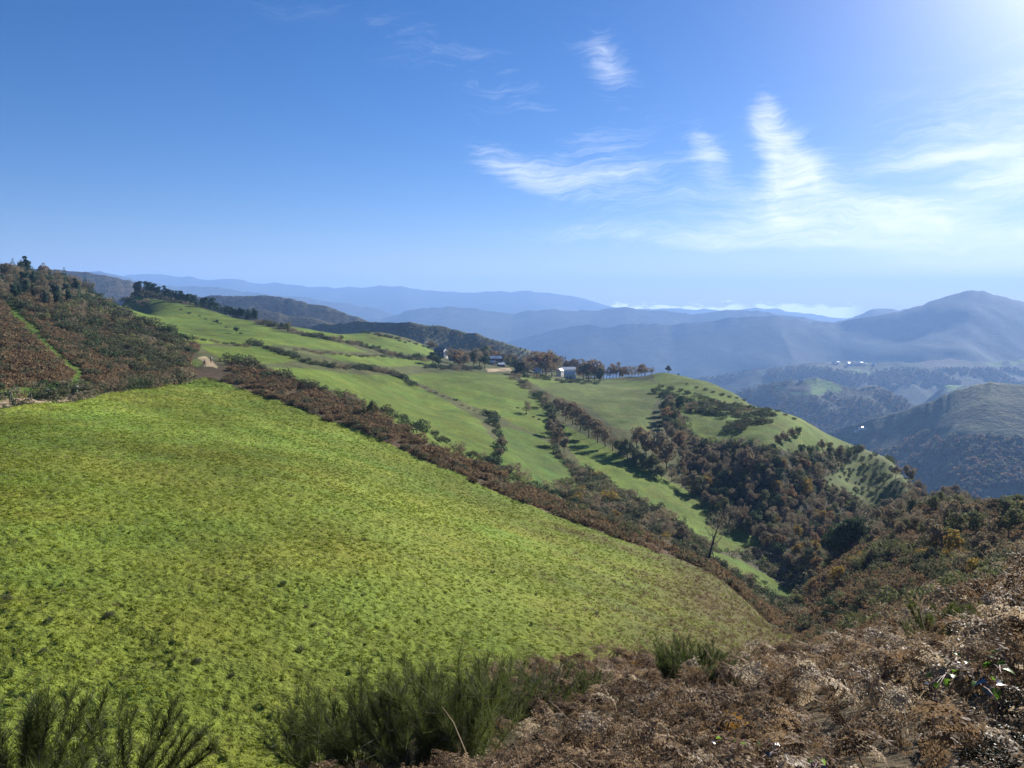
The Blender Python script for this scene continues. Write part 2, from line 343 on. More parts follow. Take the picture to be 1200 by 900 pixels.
# ------------------------------------------------------------------ the ground: control points (photo pixel + depth in metres)
EDGE = [(-400, 96, 490), (-150, 97, 484), (0, 100, 476), (50, 110, 469.5), (100, 120, 464), (150, 138, 457.5), (200, 160, 451), (240, 180, 443), (280, 172, 455), (320, 163, 468), (380, 150, 491), (440, 139, 515),
        (500, 130, 540), (575, 120, 572), (650, 112, 602), (700, 108, 620), (760, 103, 642), (833, 97, 670), (880, 94, 707), (935, 90, 752)]       # far edge of the near pasture
EDGEX = [e[0] for e in EDGE]
BANKX = [-400, 0, 200, 330, 440, 560, 680, 780, 870, 940]; BANKD = [12.5, 12.5, 13, 14, 16.5, 20.5, 25.5, 32, 42, 66]
COLS = {
 -400: [(900, 17), (700, 30), (560, 52), (480, 110), (400, 160), (350, 260), (310, 420), (305, 460)],
 -150: [(900, 17), (700, 29), (560, 50), (470, 101), (450, 112), (400, 160), (350, 260), (312, 420), (306, 455)],
 0: [(900, 16), (760, 22.5), (650, 32), (560, 50), (466, 106), (450, 115), (400, 165), (350, 270), (322, 420), (319, 450)],
 50: [(463.5, 115.5), (445, 127), (400, 180), (360, 260), (330, 390), (327, 440)],
 100: [(900, 16.5), (760, 23), (650, 33.5), (560, 53), (459.5, 125), (440, 142), (400, 210), (360, 310), (345, 400), (341, 430)],
 150: [(454, 143), (430, 178), (400, 240), (374, 310), (372, 322), (367, 480), (349, 640)],
 200: [(900, 17), (760, 23.5), (650, 35.5), (560, 59), (446, 172), (434, 195), (404, 260), (391, 282), (385, 420), (353, 640)],
 240: [(900, 17), (425, 213), (405, 290), (395, 380), (375, 520), (363, 630)],
 320: [(900, 17), (760, 24.5), (650, 37), (560, 65), (444, 187), (431, 215), (425, 250), (405, 340), (392, 450), (381, 600)],
 440: [(870, 18), (760, 25.5), (645, 42), (487, 164), (470, 230), (440, 345), (417, 460), (402, 570), (391, 680)],
 500: [(512, 153), (504, 200), (480, 300), (441, 430), (425, 520), (411, 640), (406, 690)],
 560: [(900, 11), (855, 15), (805, 21.5), (740, 30), (652, 54), (541, 142), (500, 262), (450, 420), (425, 620), (423, 680)],
 516: [(418, 640), (417, 690)],
 590: [(429, 640), (427, 700)],
 640: [(441, 620), (436, 700), (434, 740)],
 700: [(446, 640), (444, 690)],
 600: [(900, 9), (850, 14), (560, 142), (546, 205), (520, 270), (480, 350), (441, 515), (433, 600), (428, 690)],
 680: [(900, 7.3), (850, 11.5), (800, 22), (760, 30), (692, 50), (597, 128), (575, 225), (530, 300), (500, 345), (448, 560), (444, 650), (441, 700)],
 740: [(620, 121), (580, 245), (540, 290), (510, 325), (470, 420), (448, 560), (443, 640)],
 780: [(900, 5.7), (840, 10.5), (792, 18), (785, 32), (718, 55), (643, 114), (634, 200), (580, 262), (520, 325), (480, 390), (460, 450), (440, 540), (437, 570)],
 840: [(668, 110), (655, 195), (610, 252), (560, 290), (515, 330), (490, 370), (465, 430), (453, 480), (451, 500)],
 870: [(900, 4.8), (825, 9.5), (772, 17), (777, 42), (730, 68)],
 868: [(482, 398), (467, 445), (465, 460)],
 900: [(715, 112), (700, 180), (680, 203), (650, 225), (530, 292), (505, 322), (488, 365), (480, 402), (479, 412)],
 940: [(900, 4.5), (820, 8.6), (757, 17), (722, 112), (700, 170), (650, 222), (560, 290), (530, 312), (502, 345), (492, 375), (491, 382)],
 1000: [(900, 4), (815, 8), (747, 18), (742, 65), (700, 100), (660, 135), (632, 175), (590, 300), (560, 330), (530, 362), (523, 374)],
 1050: [(705, 88), (660, 120), (620, 165), (602, 200), (592, 290), (560, 325), (546, 340)],
 1075: [(690, 85), (640, 122), (600, 165), (588, 210), (580, 290), (572, 305)],
 1100: [(900, 3.6), (800, 7.3), (718, 18), (712, 55), (690, 76), (650, 110), (610, 150), (592, 190), (588, 255), (590, 300)],
 1145: [(650, 105), (612, 145), (597, 190), (603, 250)],
 1200: [(900, 3.3), (800, 6.2), (694, 12), (680, 60), (650, 92), (615, 135), (600, 160)],
 1350: [(900, 3), (780, 5.5), (680, 11), (665, 45), (620, 90), (590, 130), (580, 160)],
 1600: [(900, 3), (780, 5), (660, 11), (640, 45), (600, 90), (570, 130), (560, 160)],
}
def bank_depth(px): return np.interp(px, BANKX, BANKD)
def edge_depth(px): return np.interp(px, EDGEX, [e[1] for e in EDGE])
def build_controls():
    P = []
    for px, d, py in EDGE: P.append(tuple(at(px, py, d)))
    for px, lst in COLS.items():
        for py, d in lst:
            p = at(px, py, d)
            if d < 19 and py > 680 and px > 450: p.z -= .45          # the photo shows the bracken's top, the ground is lower
            P.append(tuple(p))
        pl = at(px, lst[-1][0], lst[-1][1]); k = pl.x / pl.y; d0 = pl.y; z0 = pl.z
        left = px < 420
        if d0 < 140: continue                 # a column of near points only: nothing to say about what lies beyond
        for m_, dz in ((1.12, .05), (1.35, .20), (1.8, .40)):
            P.append((k * d0 * m_, d0 * m_, z0 - dz * d0 * (.7 if left else 1.0)))
        for dd, zz in ((1500, -300 if left else -600), (2600, -700)):
            if dd > d0 * 1.9: P.append((k * dd, dd, zz))
    # the viewer's own bank, and the hidden gully between bank and pasture
    for px in (-400, -150, 0, 200, 320, 440, 560, 680, 780, 900, 1000, 1100, 1200, 1350, 1600):
        k = (px - 600) / F
        P.append((k * .7, .7, -1.68)); P.append((k * 1.6, 1.6, -1.95 if px > 500 else -2.1))
        if px < 450: P.append((k * 7.5, 7.5, -5.4)); P.append((k * 11.5, 11.5, -7.5))
    for px, d, z in ((940, 40, -21.5), (1000, 40, -21.0), (1100, 36, -15.5), (1200, 35, -14), (1350, 30, -11), (900, 145, -56), (940, 190, -71), (1000, 240, -75), (1050, 245, -73), (840, 155, -54), (780, 160, -52),
                     (680, 170, -47), (600, 170, -42), (560, 165, -36), (740, 165, -49), (1100, 300, -90), (1200, 280, -85), (1350, 280, -80)):
        k = (px - 600) / F; P.append((k * d, d, z - .0227 * d))
    return np.array(P)
CTRL = build_controls()
AZS = 2.6
def uv_of(x, y):
    r = np.hypot(x, y); return np.arctan2(x, y) * AZS, np.log(r), r
cu, cv, cr_ = uv_of(CTRL[:, 0], CTRL[:, 1]); cw = CTRL[:, 2] / cr_
def kern(d2): return np.sqrt(d2 + .004)
D2 = (cu[:, None] - cu[None]) ** 2 + (cv[:, None] - cv[None]) ** 2
nC = len(cu)
A = np.zeros((nC + 3, nC + 3)); A[:nC, :nC] = kern(D2) - np.eye(nC) * .0012
A[:nC, nC] = 1; A[:nC, nC + 1] = cu; A[:nC, nC + 2] = cv; A[nC:, :nC] = A[:nC, nC:].T
SOL = np.linalg.solve(A, np.concatenate([cw, np.zeros(3)]))
AZMIN, AZMAX = math.atan2(-1000, F), math.atan2(950, F)
def base_height(x, y):
    x = np.asarray(x, float); y = np.asarray(y, float); shp = x.shape; x = x.ravel(); y = y.ravel()
    r = np.maximum(np.hypot(x, y), .5); az = np.clip(np.arctan2(x, y), AZMIN, AZMAX); u = az * AZS; v = np.log(r); w = np.empty_like(u)
    for i in range(0, len(u), 20000):
        s = slice(i, i + 20000)
        k = kern((u[s, None] - cu[None]) ** 2 + (v[s, None] - cv[None]) ** 2)
        w[s] = k @ SOL[:nC] + SOL[nC] + SOL[nC + 1] * u[s] + SOL[nC + 2] * v[s]
    return (w * r).reshape(shp)

# polar sheet, full circle
def rows():
    r = [.55]
    def upto(lim, q):
        while r[-1] < lim: r.append(r[-1] * (1 + q))
    upto(12, .016); upto(60, .0062); upto(200, .0058); upto(720, .0052); upto(2700, .02)
    return np.array(r)
RR = rows()
fine = np.linspace(R(-37), R(37), 620)
left = np.linspace(R(-180), R(-37), 64)[:-1]; right = np.linspace(R(37), R(180), 64)[1:]
AZ = np.concatenate([left, fine, right])
GA, GR = np.meshgrid(AZ, RR)                      # rows: radius, columns: azimuth
GX, GY = GR * np.sin(GA), GR * np.cos(GA)
_t = np.concatenate([np.arange(0, len(left), 1), len(left) + np.arange(0, len(fine), 2), len(left) + len(fine) + np.arange(0, len(right), 1)])
GZc = base_height(GX[:, _t], GY[:, _t])
GZ = np.empty_like(GX)
for i in range(len(RR)): GZ[i] = np.interp(AZ, AZ[_t], GZc[i])
GPX, GPY = project(GX, GY, GZ); GD = GY
front = GD > .5
ed = edge_depth(GPX); bk = bank_depth(GPX)

# ------------------------------------------------------------------ land cover (albedo) of the ground
COVER = {'scrub': (.075, .070, .038), 'bracken': (.11, .072, .042), 'grass': (.142, .176, .028), 'grass2': (.108, .152, .026), 'dark': (.080, .124, .022),
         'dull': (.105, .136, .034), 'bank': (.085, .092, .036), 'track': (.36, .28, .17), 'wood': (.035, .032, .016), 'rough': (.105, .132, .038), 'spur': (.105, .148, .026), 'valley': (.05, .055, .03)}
COVER['meadow'] = (.102, .142, .024)
FIELDS = [
 ('spur', [(765, 437), (800, 438), (850, 450), (905, 478), (950, 491), (1012, 521), (1000, 533), (940, 530), (905, 524), (820, 520), (806, 505), (800, 487), (772, 462)]),
 ('grass2', [(100, 340), (140, 345), (180, 350), (235, 361), (300, 379), (345, 391), (400, 402), (432, 413), (380, 410), (330, 404), (240, 403), (222, 402), (180, 384), (130, 362)]),
 ('grass2', [(232, 405), (262, 407), (300, 406), (330, 413), (352, 422), (330, 426), (300, 425), (262, 421)]),
 ('grass2', [(340, 384), (400, 384), (460, 397), (508, 406), (512, 419), (470, 414), (410, 401), (352, 390)]),
 ('grass2', [(372, 414), (430, 417), (500, 421), (518, 427), (460, 430), (400, 424)]),
 ('meadow', [(318, 429), (400, 437), (468, 442), (520, 467), (560, 490), (583, 522), (578, 545), (545, 540), (500, 518), (440, 487), (380, 458), (330, 440)]),
 ('meadow', [(470, 441), (500, 437), (560, 436), (592, 439), (632, 465), (646, 497), (648, 516), (622, 506), (580, 487), (525, 462)]),
 ('dark', [(582, 498), (622, 508), (652, 526), (674, 562), (678, 588), (640, 580), (588, 558), (584, 530)]),
 ('dull', [(630, 452), (655, 446), (700, 444), (762, 449), (778, 458), (763, 480), (762, 506), (722, 503), (692, 478), (650, 465)]),
 ('grass2', [(600, 438), (640, 440), (655, 447), (640, 454), (622, 450)]),
 ('grass2', [(658, 498), (690, 514), (722, 530), (762, 550), (830, 588), (892, 630), (893, 646), (850, 648), (800, 617), (740, 582), (682, 547), (662, 522)]),
 ('meadow', [(832, 645), (870, 658), (905, 678), (930, 697), (922, 708), (890, 698), (850, 674)]),
 ('meadow', [(800, 625), (812, 632), (850, 660), (845, 664), (815, 645)]),
 ('spur', [(802, 486), (822, 480), (845, 484), (862, 489), (880, 488), (905, 484), (960, 504), (1010, 521), (995, 531), (952, 527), (932, 517), (905, 523), (870, 522), (825, 519), (808, 507)]),
 ('grass2', [(700, 444), (760, 446), (800, 455), (852, 474), (836, 478), (800, 466), (762, 458)]),
 ('spur', [(765, 437), (800, 438), (835, 448), (868, 465), (905, 478), (940, 489), (915, 490), (880, 484), (862, 472), (828, 462), (790, 449)]),
 ('rough', [(955, 562), (985, 548), (1002, 530), (1022, 526), (1050, 545), (1078, 570), (1070, 588), (1045, 602), (1010, 592)]),
 ('dull', [(222, 424), (240, 418), (236, 430), (222, 432)]),
]
cover = np.zeros(GX.shape + (3,)); cls = np.zeros(GX.shape, np.int8)       # cls: 0 scrub 1 near pasture 2 bracken 3 far field 4 track 5 wood
cover[:] = COVER['scrub']
jx = GPX + fbm(GX * .12, GY * .12, 3, 5) * 10 * 60 / np.maximum(GD, 60); jy = GPY + fbm(GX * .12 + 50, GY * .12, 3, 8) * 5 * 60 / np.maximum(GD, 60)
far = front & (GD > ed * 1.12)
cover[~front] = COVER['bracken']; cls[~front] = 0
m_ = front & (GD < ed) & (GD > bk) & (GPX < 945); cls[m_] = 1; cover[m_] = COVER['grass']
m_ = front & (GD <= bk); cls[m_] = 2
m_ = front & (GPX >= 945) & (GD < 165); cls[m_] = 2
m_ = front & (GD >= ed) & (GD < ed * 1.2 + 3) & (GPX > 235) & (GPX < 960); cls[m_] = 2
m_ = front & (GD >= ed * 1.03) & (GD < 330) & (GPX < 240); cls[m_] = 2
m_ = far & (GPX > 232) & (GPX < 800) & (GD > ed * 1.2 + 3) & (GD < 760) & ~in_poly(GPX, GPY, [(640, 560), (690, 548), (760, 590), (840, 640), (900, 690), (900, 740), (700, 640)]); cls[m_] = 6; cover[m_] = COVER['bank']
for key, poly in FIELDS:
    m_ = far & in_poly(jx, jy, poly) & (GD < 800); cls[m_] = 3; cover[m_] = COVER[key]
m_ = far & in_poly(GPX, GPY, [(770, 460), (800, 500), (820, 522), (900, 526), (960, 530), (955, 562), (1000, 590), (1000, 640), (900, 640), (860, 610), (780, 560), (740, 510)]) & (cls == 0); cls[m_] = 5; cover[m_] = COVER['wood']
m_ = (cls == 2); n_ = fbm(GX * .06, GY * .06, 4, 3); t_ = np.clip(n_ * 1.6 + .45, 0, 1)[..., None]
mixb = np.array(COVER['bracken']) * (1 - t_) + np.array(COVER['scrub']) * t_
cover[m_] = mixb[m_]
def grass_tone(x, y):
    a = fbm(x * .028, y * .028, 3, 141); b = fbm(x * .11, y * .09, 3, 142); c = fbm(x * .045, y * .03, 3, 143)
    l = np.clip(1 + .36 * a + .24 * b, .68, 1.35)
    return np.stack([l * (1 + .14 * c), l, l * (1 + .2 * b)], -1)
m_ = cls == 1; cover[m_] *= grass_tone(GX, GY)[m_]
# near pasture goes brown and tussocky towards its lower corner
t_ = np.clip((GPX - 610) / 300 + (GPY - 660) / 320 + fbm(GX * .09, GY * .09, 4, 12) * .75, 0, 1)
t_ = np.clip(t_ * (cls == 1) * .85, 0, 1)
ROUGH = t_.copy()
cover = cover * (1 - t_[..., None]) + np.array((.105, .083, .036)) * t_[..., None]
# tracks: along the foot of the bracken hill and round the corner
m_ = front & (GPX < 92) & (GD > ed * 1.018) & (GD < ed * 1.052); cover[m_] = COVER['track']; cls[m_] = 4
m_ = front & in_poly(GPX, GPY, [(68, 466), (74, 462), (84, 458), (88, 460), (78, 466)]) & (GD > ed); cover[m_] = COVER['track']; cls[m_] = 4
m_ = far & in_poly(GPX, GPY, [(231, 419), (240, 417), (249, 423), (256, 433), (236, 434), (242, 427)]) & (GD < 260); cover[m_] = COVER['track']; cls[m_] = 4
m_ = front & (GPX < 110) & (GD > ed * 1.055) & (GD < ed * 1.12); cover[m_] = COVER['dark']; cls[m_] = 0
m_ = front & in_poly(jx, jy, [(0, 347), (7, 347), (60, 403), (101, 442), (92, 452), (62, 420), (30, 390), (0, 356)]) & (GD > ed * 1.1) & (GD < 360); cover[m_] = COVER['dark']; cls[m_] = 3
m_ = far & in_poly(GPX, GPY, [(569, 432), (598, 431), (600, 435), (572, 436)]) & (GD > 480); cover[m_] = COVER['track']
m_ = (cls == 3) | (cls == 6)
t_ = 1 + .34 * fbm(GX * .030, GY * .012, 3, 90) + .30 * fbm(GX * .16, GY * .07, 3, 91) + .22 * fbm(GX * .5, GY * .5, 2, 92)
cover[m_] *= t_[m_][:, None]
# relief: tussocks and hollows of the pasture, heaps elsewhere
amp = np.where(cls == 1, 1.0, .35)
GZ += fbm(GX * .035, GY * .035, 3, 40) * np.clip((GD - 25) / 60, 0, 1) * 1.2 * np.where(cls == 1, .6, 1) * np.clip(1.4 - GR / 900, .0, 1)
tus = np.abs(fbm(GX * 2.1, GY * 1.8, 3, 21)) * -.20 + fbm(GX * .33, GY * .3, 3, 77) * .22
GZ += tus * amp * np.clip(GR / 6, 0, 1) * np.clip(1 + (GR - 60) / 130, 1, 2)
GPX, GPY = project(GX, GY, GZ)

def build_ground():
    nr, nc = GX.shape
    V = np.stack([GX, GY, GZ], -1).reshape(-1, 3)
    i = np.arange(nr - 1)[:, None] * nc; j = np.arange(nc - 1)[None]
    a = (i + j).ravel(); Fq = np.stack([a, a + 1, a + nc + 1, a + nc], -1)[:, ::-1]
    V = np.concatenate([V, [[0, 0, -1.66]]]); ctr = len(V) - 1
    tri = np.stack([np.arange(nc - 1), np.arange(1, nc), np.full(nc - 1, ctr)], -1)
    me = mesh_np('ground', V, [Fq, tri], True, [M['ground']])
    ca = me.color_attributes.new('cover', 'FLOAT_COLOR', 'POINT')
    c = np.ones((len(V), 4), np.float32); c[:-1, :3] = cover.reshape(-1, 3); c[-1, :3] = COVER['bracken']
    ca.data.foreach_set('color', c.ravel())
    tag(link('ground', me), 'steep pastures and bracken slopes falling into the valley', kind='structure')
build_ground()

# ray from the camera to the sheet
WCOL = GZ / GR
CMAX = np.maximum.accumulate(WCOL, axis=0)
def ground_hit(px, py):
    x, y, z = ray(px, py); a = math.atan2(x, y); w = z / math.hypot(x, y)
    j = int(np.clip(np.searchsorted(AZ, a), 1, len(AZ) - 1)); col = CMAX[:, j]
    i = int(np.searchsorted(col, w))
    if i >= len(RR): return None
    r = RR[i]; return Vector((r * math.sin(a), r * math.cos(a), GZ[i, j]))
def ground_z(x, y):
    r = math.hypot(x, y); a = math.atan2(x, y)
    i = np.clip(np.interp(r, RR, np.arange(len(RR))), 0, len(RR) - 1.001); j = np.clip(np.interp(a, AZ, np.arange(len(AZ))), 0, len(AZ) - 1.001)
    i0, j0 = int(i), int(j); fi, fj = i - i0, j - j0
    return float((GZ[i0, j0] * (1 - fj) + GZ[i0, j0 + 1] * fj) * (1 - fi) + (GZ[i0 + 1, j0] * (1 - fj) + GZ[i0 + 1, j0 + 1] * fj) * fi)
def ground_d(px, d):
    x = (px - 600) / F * d; return Vector((x, d, ground_z(x, d)))

# ------------------------------------------------------------------ hills and mountains beyond
HILLS = {}
def hill(name, label, outline, floor, back, col, slope=.33, amp=.16, nu=360, nv=90, seed=1, spur=1.0, patches=(), prof=1.0, smooth=4):
    """a mountain body: crest line taken from OUTLINE (photo pixel, pixel, distance), spurred front face down to FLOOR, back face behind"""
    xs = [o[0] for o in outline]
    px = np.linspace(xs[0], xs[-1], nu)
    py = np.interp(px, xs, [o[1] for o in outline]); d = np.interp(px, xs, [o[2] for o in outline])
    ker = np.array([.25, .5, .25])
    for _ in range(smooth): py[1:-1] = np.convolve(py, ker, 'valid'); d[1:-1] = np.convolve(d, ker, 'valid')
    cx, ry, rz = (px - 600) / F, CP + (450 - py) / F * SP, -SP + (450 - py) / F * CP
    X0 = cx / ry * d; Z0 = rz / ry * d
    wl = d.mean()
    ZN = fbm(px / 14.0, px * 0 + seed, 4, seed, .55) * wl / F * 2.4           # small breaks along the skyline
    L = np.maximum(Z0 - floor, wl * .03) / slope
    s = np.concatenate([np.linspace(0, 1, nv), 1 + np.linspace(0, 1, 24)[1:] * .8])
    k = X0 / d
    Sg, K = np.meshgrid(s, k, indexing='ij')
    Dp = d[None] - L[None] * (1 - np.minimum(Sg, 1)) + np.maximum(Sg - 1, 0) * L[None]
    X = K * Dp; Y = Dp
    base = np.where(Sg <= 1, np.minimum(Sg, 1) ** prof, 1 - (Sg - 1) * .7)
    H = Z0[None] - floor
    Z = floor + H * base
    lam = wl * .12
    n1 = fbm(X / lam + seed * 3.1, Y / (lam * 2.2), 4, seed + 7, .40)
    rid = (1 - 2.2 * np.abs(n1)) - .6
    env = np.clip(4 * np.minimum(Sg, 1) * (1 - np.minimum(Sg, 1)), 0, 1) ** .7
    env = np.where(Sg > 1, np.clip((Sg - 1) * 3, 0, 1), env)
    Z = Z + rid * amp * .55 * np.maximum(H, wl * .02) * env * spur
    Z = Z + ZN[None] * np.clip(1 - np.abs(Sg - 1) * 9, 0, 1)
    nr, nc = X.shape
    V = np.stack([X, Y, Z], -1).reshape(-1, 3)
    i = np.arange(nr - 1)[:, None] * nc; j = np.arange(nc - 1)[None]; a = (i + j).ravel()
    me = mesh_np(name, V, np.stack([a, a + 1, a + nc + 1, a + nc], -1), True, [M['hill']])
    c = np.ones((nr, nc, 4), np.float32)
    t = np.clip(fbm(X / (wl * .03), Y / (wl * .05), 4, seed + 31) * 1.5 + .5, 0, 1)[..., None]
    c[..., :3] = np.array(col[0]) * (1 - t) + np.array(col[1]) * t
    PX, PY = project(X, Y, Z)
    jx = PX + fbm(X / (wl * .006), Y / (wl * .01), 3, seed) * 5; jy = PY + fbm(X / (wl * .006) + 9, Y / (wl * .01), 3, seed) * 3
    for pc, poly in patches:
        mm = in_poly(jx, jy, poly) & (Sg <= 1.02); c[mm, :3] = pc
    ca = me.color_attributes.new('cover', 'FLOAT_COLOR', 'POINT'); ca.data.foreach_set('color', c.ravel())
    HILLS[name if name not in HILLS else name + str(len(HILLS))] = (X, Y, Z, PX, PY, Sg)
    return tag(link(name, me), label, kind='structure')
HEATH = ((.048, .046, .030), (.078, .064, .042)); FOREST = ((.050, .060, .034), (.095, .088, .052)); OLIVE = ((.085, .095, .046), (.115, .112, .060)); BLUE = ((.05, .055, .035), (.075, .07, .045))
hill('mountain_range', 'faint blue range on the skyline, farthest of all', [(-260, 318, 14000), (60, 321, 14000), (150, 323, 14000), (185, 321, 14000), (215, 324, 14000), (240, 328, 14000), (265, 325, 14000), (295, 331, 14000), (330, 332, 14000), (360, 336, 14000), (400, 337, 14000), (440, 336, 14000),
      (470, 334, 14000), (500, 341, 14000), (540, 343, 14000), (590, 341, 14000), (630, 341, 14000), (665, 346, 14000), (700, 354, 14000), (730, 361, 14000), (790, 362, 14000), (850, 363, 14000), (895, 361, 14000), (935, 365, 14000), (980, 372, 14000), (1060, 376, 14000), (1500, 380, 14000)], -600, 0, BLUE, .22, .14, 420, 60, 2)
hill('mountain_range', 'second faint blue range', [(60, 320, 9500), (110, 318, 9500), (150, 326, 9500), (200, 335, 9500), (260, 337, 9500), (300, 343, 9500), (360, 350, 9500), (410, 357, 9500), (440, 362, 9500), (470, 371, 9500), (520, 384, 9500), (600, 400, 9500)], -620, 0, BLUE, .3, .14, 200, 60, 3)
hill('mountain_ridge', 'blue ridge behind the dark village slopes', [(380, 376, 8600), (430, 374, 8600), (455, 372, 8600), (480, 364, 8600), (520, 359, 8600), (550, 361, 8600), (600, 367, 8600), (640, 362, 8600), (690, 364, 8600), (735, 360, 8600), (770, 364, 8600), (810, 368, 8600), (850, 363, 8600), (890, 364, 8600),
      (930, 371, 8600), (975, 377, 8600), (1040, 384, 8600), (1200, 392, 8600)], -650, 0, BLUE, .3, .18, 380, 80, 5)
hill('mountain_peak', 'small blue summit beside the tall dark mountain', [(900, 392, 7600), (950, 383, 8600), (985, 377, 8600), (1005, 370, 8600), (1025, 361, 8600), (1040, 360, 8600), (1052, 363, 8600), (1070, 363, 8600), (1090, 368, 8600), (1150, 380, 8600), (1250, 395, 8600)], -650, 0, BLUE, .32, .16, 200, 60, 6)
hill('mountain', 'broad dark blue mountain with one rounded summit', [(540, 418, 7600), (575, 408, 7500), (620, 394, 7300), (660, 385, 7200), (690, 381, 7100), (715, 384, 7000), (745, 379, 7000), (790, 381, 6900), (830, 376, 6800), (870, 371, 6700), (905, 370, 6600), (940, 375, 6500), (985, 378, 6400), (1020, 371, 6300), (1060, 363, 6200),
      (1095, 353, 6100), (1120, 345, 6100), (1138, 340.5, 6100), (1152, 342, 6100), (1170, 346, 6100), (1200, 354, 6100), (1260, 368, 6200), (1350, 378, 6300), (1600, 372, 6500)], -640, 0, ((.036, .042, .028), (.062, .058, .04)), .30, .24, 460, 150, 9,
     patches=[((.13, .13, .06), [(985, 423), (1030, 421), (1075, 425), (1060, 430), (1000, 430)])])
GREENP, DULLP = (.16, .23, .045), (.19, .18, .10)
hill('valley_hill', 'wooded valley hill with scattered farms and small fields', [(560, 470, 4700), (700, 452, 4600), (790, 446, 4500), (850, 440, 4400), (905, 430, 4300), (945, 425, 4300), (985, 424, 4300), (1030, 425, 4300), (1075, 425, 4300), (1110, 420, 4400), (1150, 424, 4400), (1200, 422, 4500), (1300, 412, 4600), (1600, 405, 4700)], -640, 0, FOREST, .26, .26, 420, 130, 12,
     patches=[(DULLP, [(955, 426), (985, 424), (1000, 432), (985, 437), (965, 431)]), (GREENP, [(995, 432), (1008, 432), (1010, 440), (997, 440)]), ((.075, .10, .04), [(1010, 425), (1075, 424), (1080, 430), (1050, 442), (1012, 440)]), (GREENP, [(1150, 420), (1175, 423), (1172, 430), (1155, 426)]), (GREENP, [(1182, 423), (1200, 421), (1205, 425), (1188, 427)])])
hill('valley_hill', 'nearer wooded knoll crowned by pale green fields', [(600, 520, 3300), (760, 492, 3200), (830, 470, 3100), (880, 456, 3000), (910, 448, 2950), (945, 444, 2900), (962, 443, 2900), (985, 451, 2850), (1005, 454, 2800), (1030, 452, 2800), (1055, 464, 2750), (1072, 476, 2700), (1095, 496, 2700), (1150, 520, 2700), (1300, 540, 2700)], -640, 0, FOREST, .30, .22, 400, 130, 15,
     patches=[(GREENP, [(940, 446), (962, 443), (984, 452), (986, 460), (970, 458), (962, 464), (948, 461), (950, 453)]), (GREENP, [(912, 452), (922, 451), (919, 457), (909, 456)]), (GREENP, [(925, 460), (948, 459), (950, 464), (926, 463)]), (DULLP, [(1002, 453), (1030, 451), (1048, 460), (1028, 456), (1004, 456)]), ((.12, .12, .07), [(1056, 463), (1066, 472), (1062, 475), (1052, 466)])])
hill('valley_hill', 'far green shelf between the knoll and the grassy round hill', [(1060, 480, 3600), (1085, 470, 3550), (1105, 453, 3500), (1120, 450, 3500), (1150, 450, 3500), (1300, 452, 3500)], -640, 0, FOREST, .3, .2, 120, 60, 16,
     patches=[(GREENP, [(1102, 452), (1132, 448), (1122, 456), (1106, 457)])])
hill('grassy_hill', 'rounded grey green hill with woods at its foot', [(900, 560, 2100), (960, 512, 2050), (1000, 496, 2000), (1040, 486, 1950), (1085, 474, 1900), (1110, 461, 1850), (1140, 449, 1800), (1160, 447, 1800), (1180, 448, 1780), (1210, 452, 1760), (1260, 450, 1740), (1400, 436, 1700), (1650, 430, 1700)], -640, 0, ((.070, .090, .042), (.105, .112, .055)), .31, .10, 360, 130, 22, smooth=150)
hill('brown_hill', 'dark heather hill behind the pine belt', [(-300, 300, 2700), (40, 314, 2600), (102, 320, 2600), (122, 322, 2600), (145, 327, 2600), (165, 335, 2600), (190, 341, 2600), (215, 346, 2550), (250, 347, 2500), (290, 346, 2450), (325, 348, 2400), (350, 353, 2350), (380, 359, 2300), (405, 367, 2250), (430, 377, 2200), (470, 389, 2200), (560, 410, 2200)], -520, 0, HEATH, .33, .2, 320, 110, 27)
hill('scrub_hill', 'olive scrub hill rising behind the hamlet', [(250, 398, 1500), (330, 386, 1450), (385, 380, 1400), (420, 377, 1400), (450, 377, 1380), (480, 378, 1350), (510, 382, 1330), (540, 387, 1300), (570, 395, 1270), (600, 404, 1250), (625, 414, 1250), (660, 428, 1250), (720, 450, 1250), (800, 480, 1250)], -430, 0, OLIVE, .4, .2, 300, 110, 33)
hill('heather_hill', 'low dark shoulder left of the scrub hill', [(-250, 352, 1900), (100, 350, 1850), (200, 352, 1800), (300, 362, 1750), (380, 376, 1700), (430, 388, 1700), (520, 410, 1700)], -430, 0, HEATH, .38, .2, 200, 80, 35)

# valley floor out to the horizon
g = np.linspace(-1, 1, 61); g = np.sign(g) * np.abs(g) ** 1.8 * 20800
X, Y = np.meshgrid(g, g); Z = np.full_like(X, -640.0) - np.hypot(X, Y) * .0; i = np.arange(60)[:, None] * 61; j = np.arange(60)[None]; a = (i + j).ravel()
me = mesh_np('valley_floor', np.stack([X, Y, Z], -1).reshape(-1, 3), np.stack([a, a + 1, a + 62, a + 61], -1), True, [M['hill']])
ca = me.color_attributes.new('cover', 'FLOAT_COLOR', 'POINT'); ca.data.foreach_set('color', np.tile(np.array([.045, .05, .03, 1], np.float32), 61 * 61))
tag(link('valley_floor', me), 'wooded valley floor far below', kind='structure')

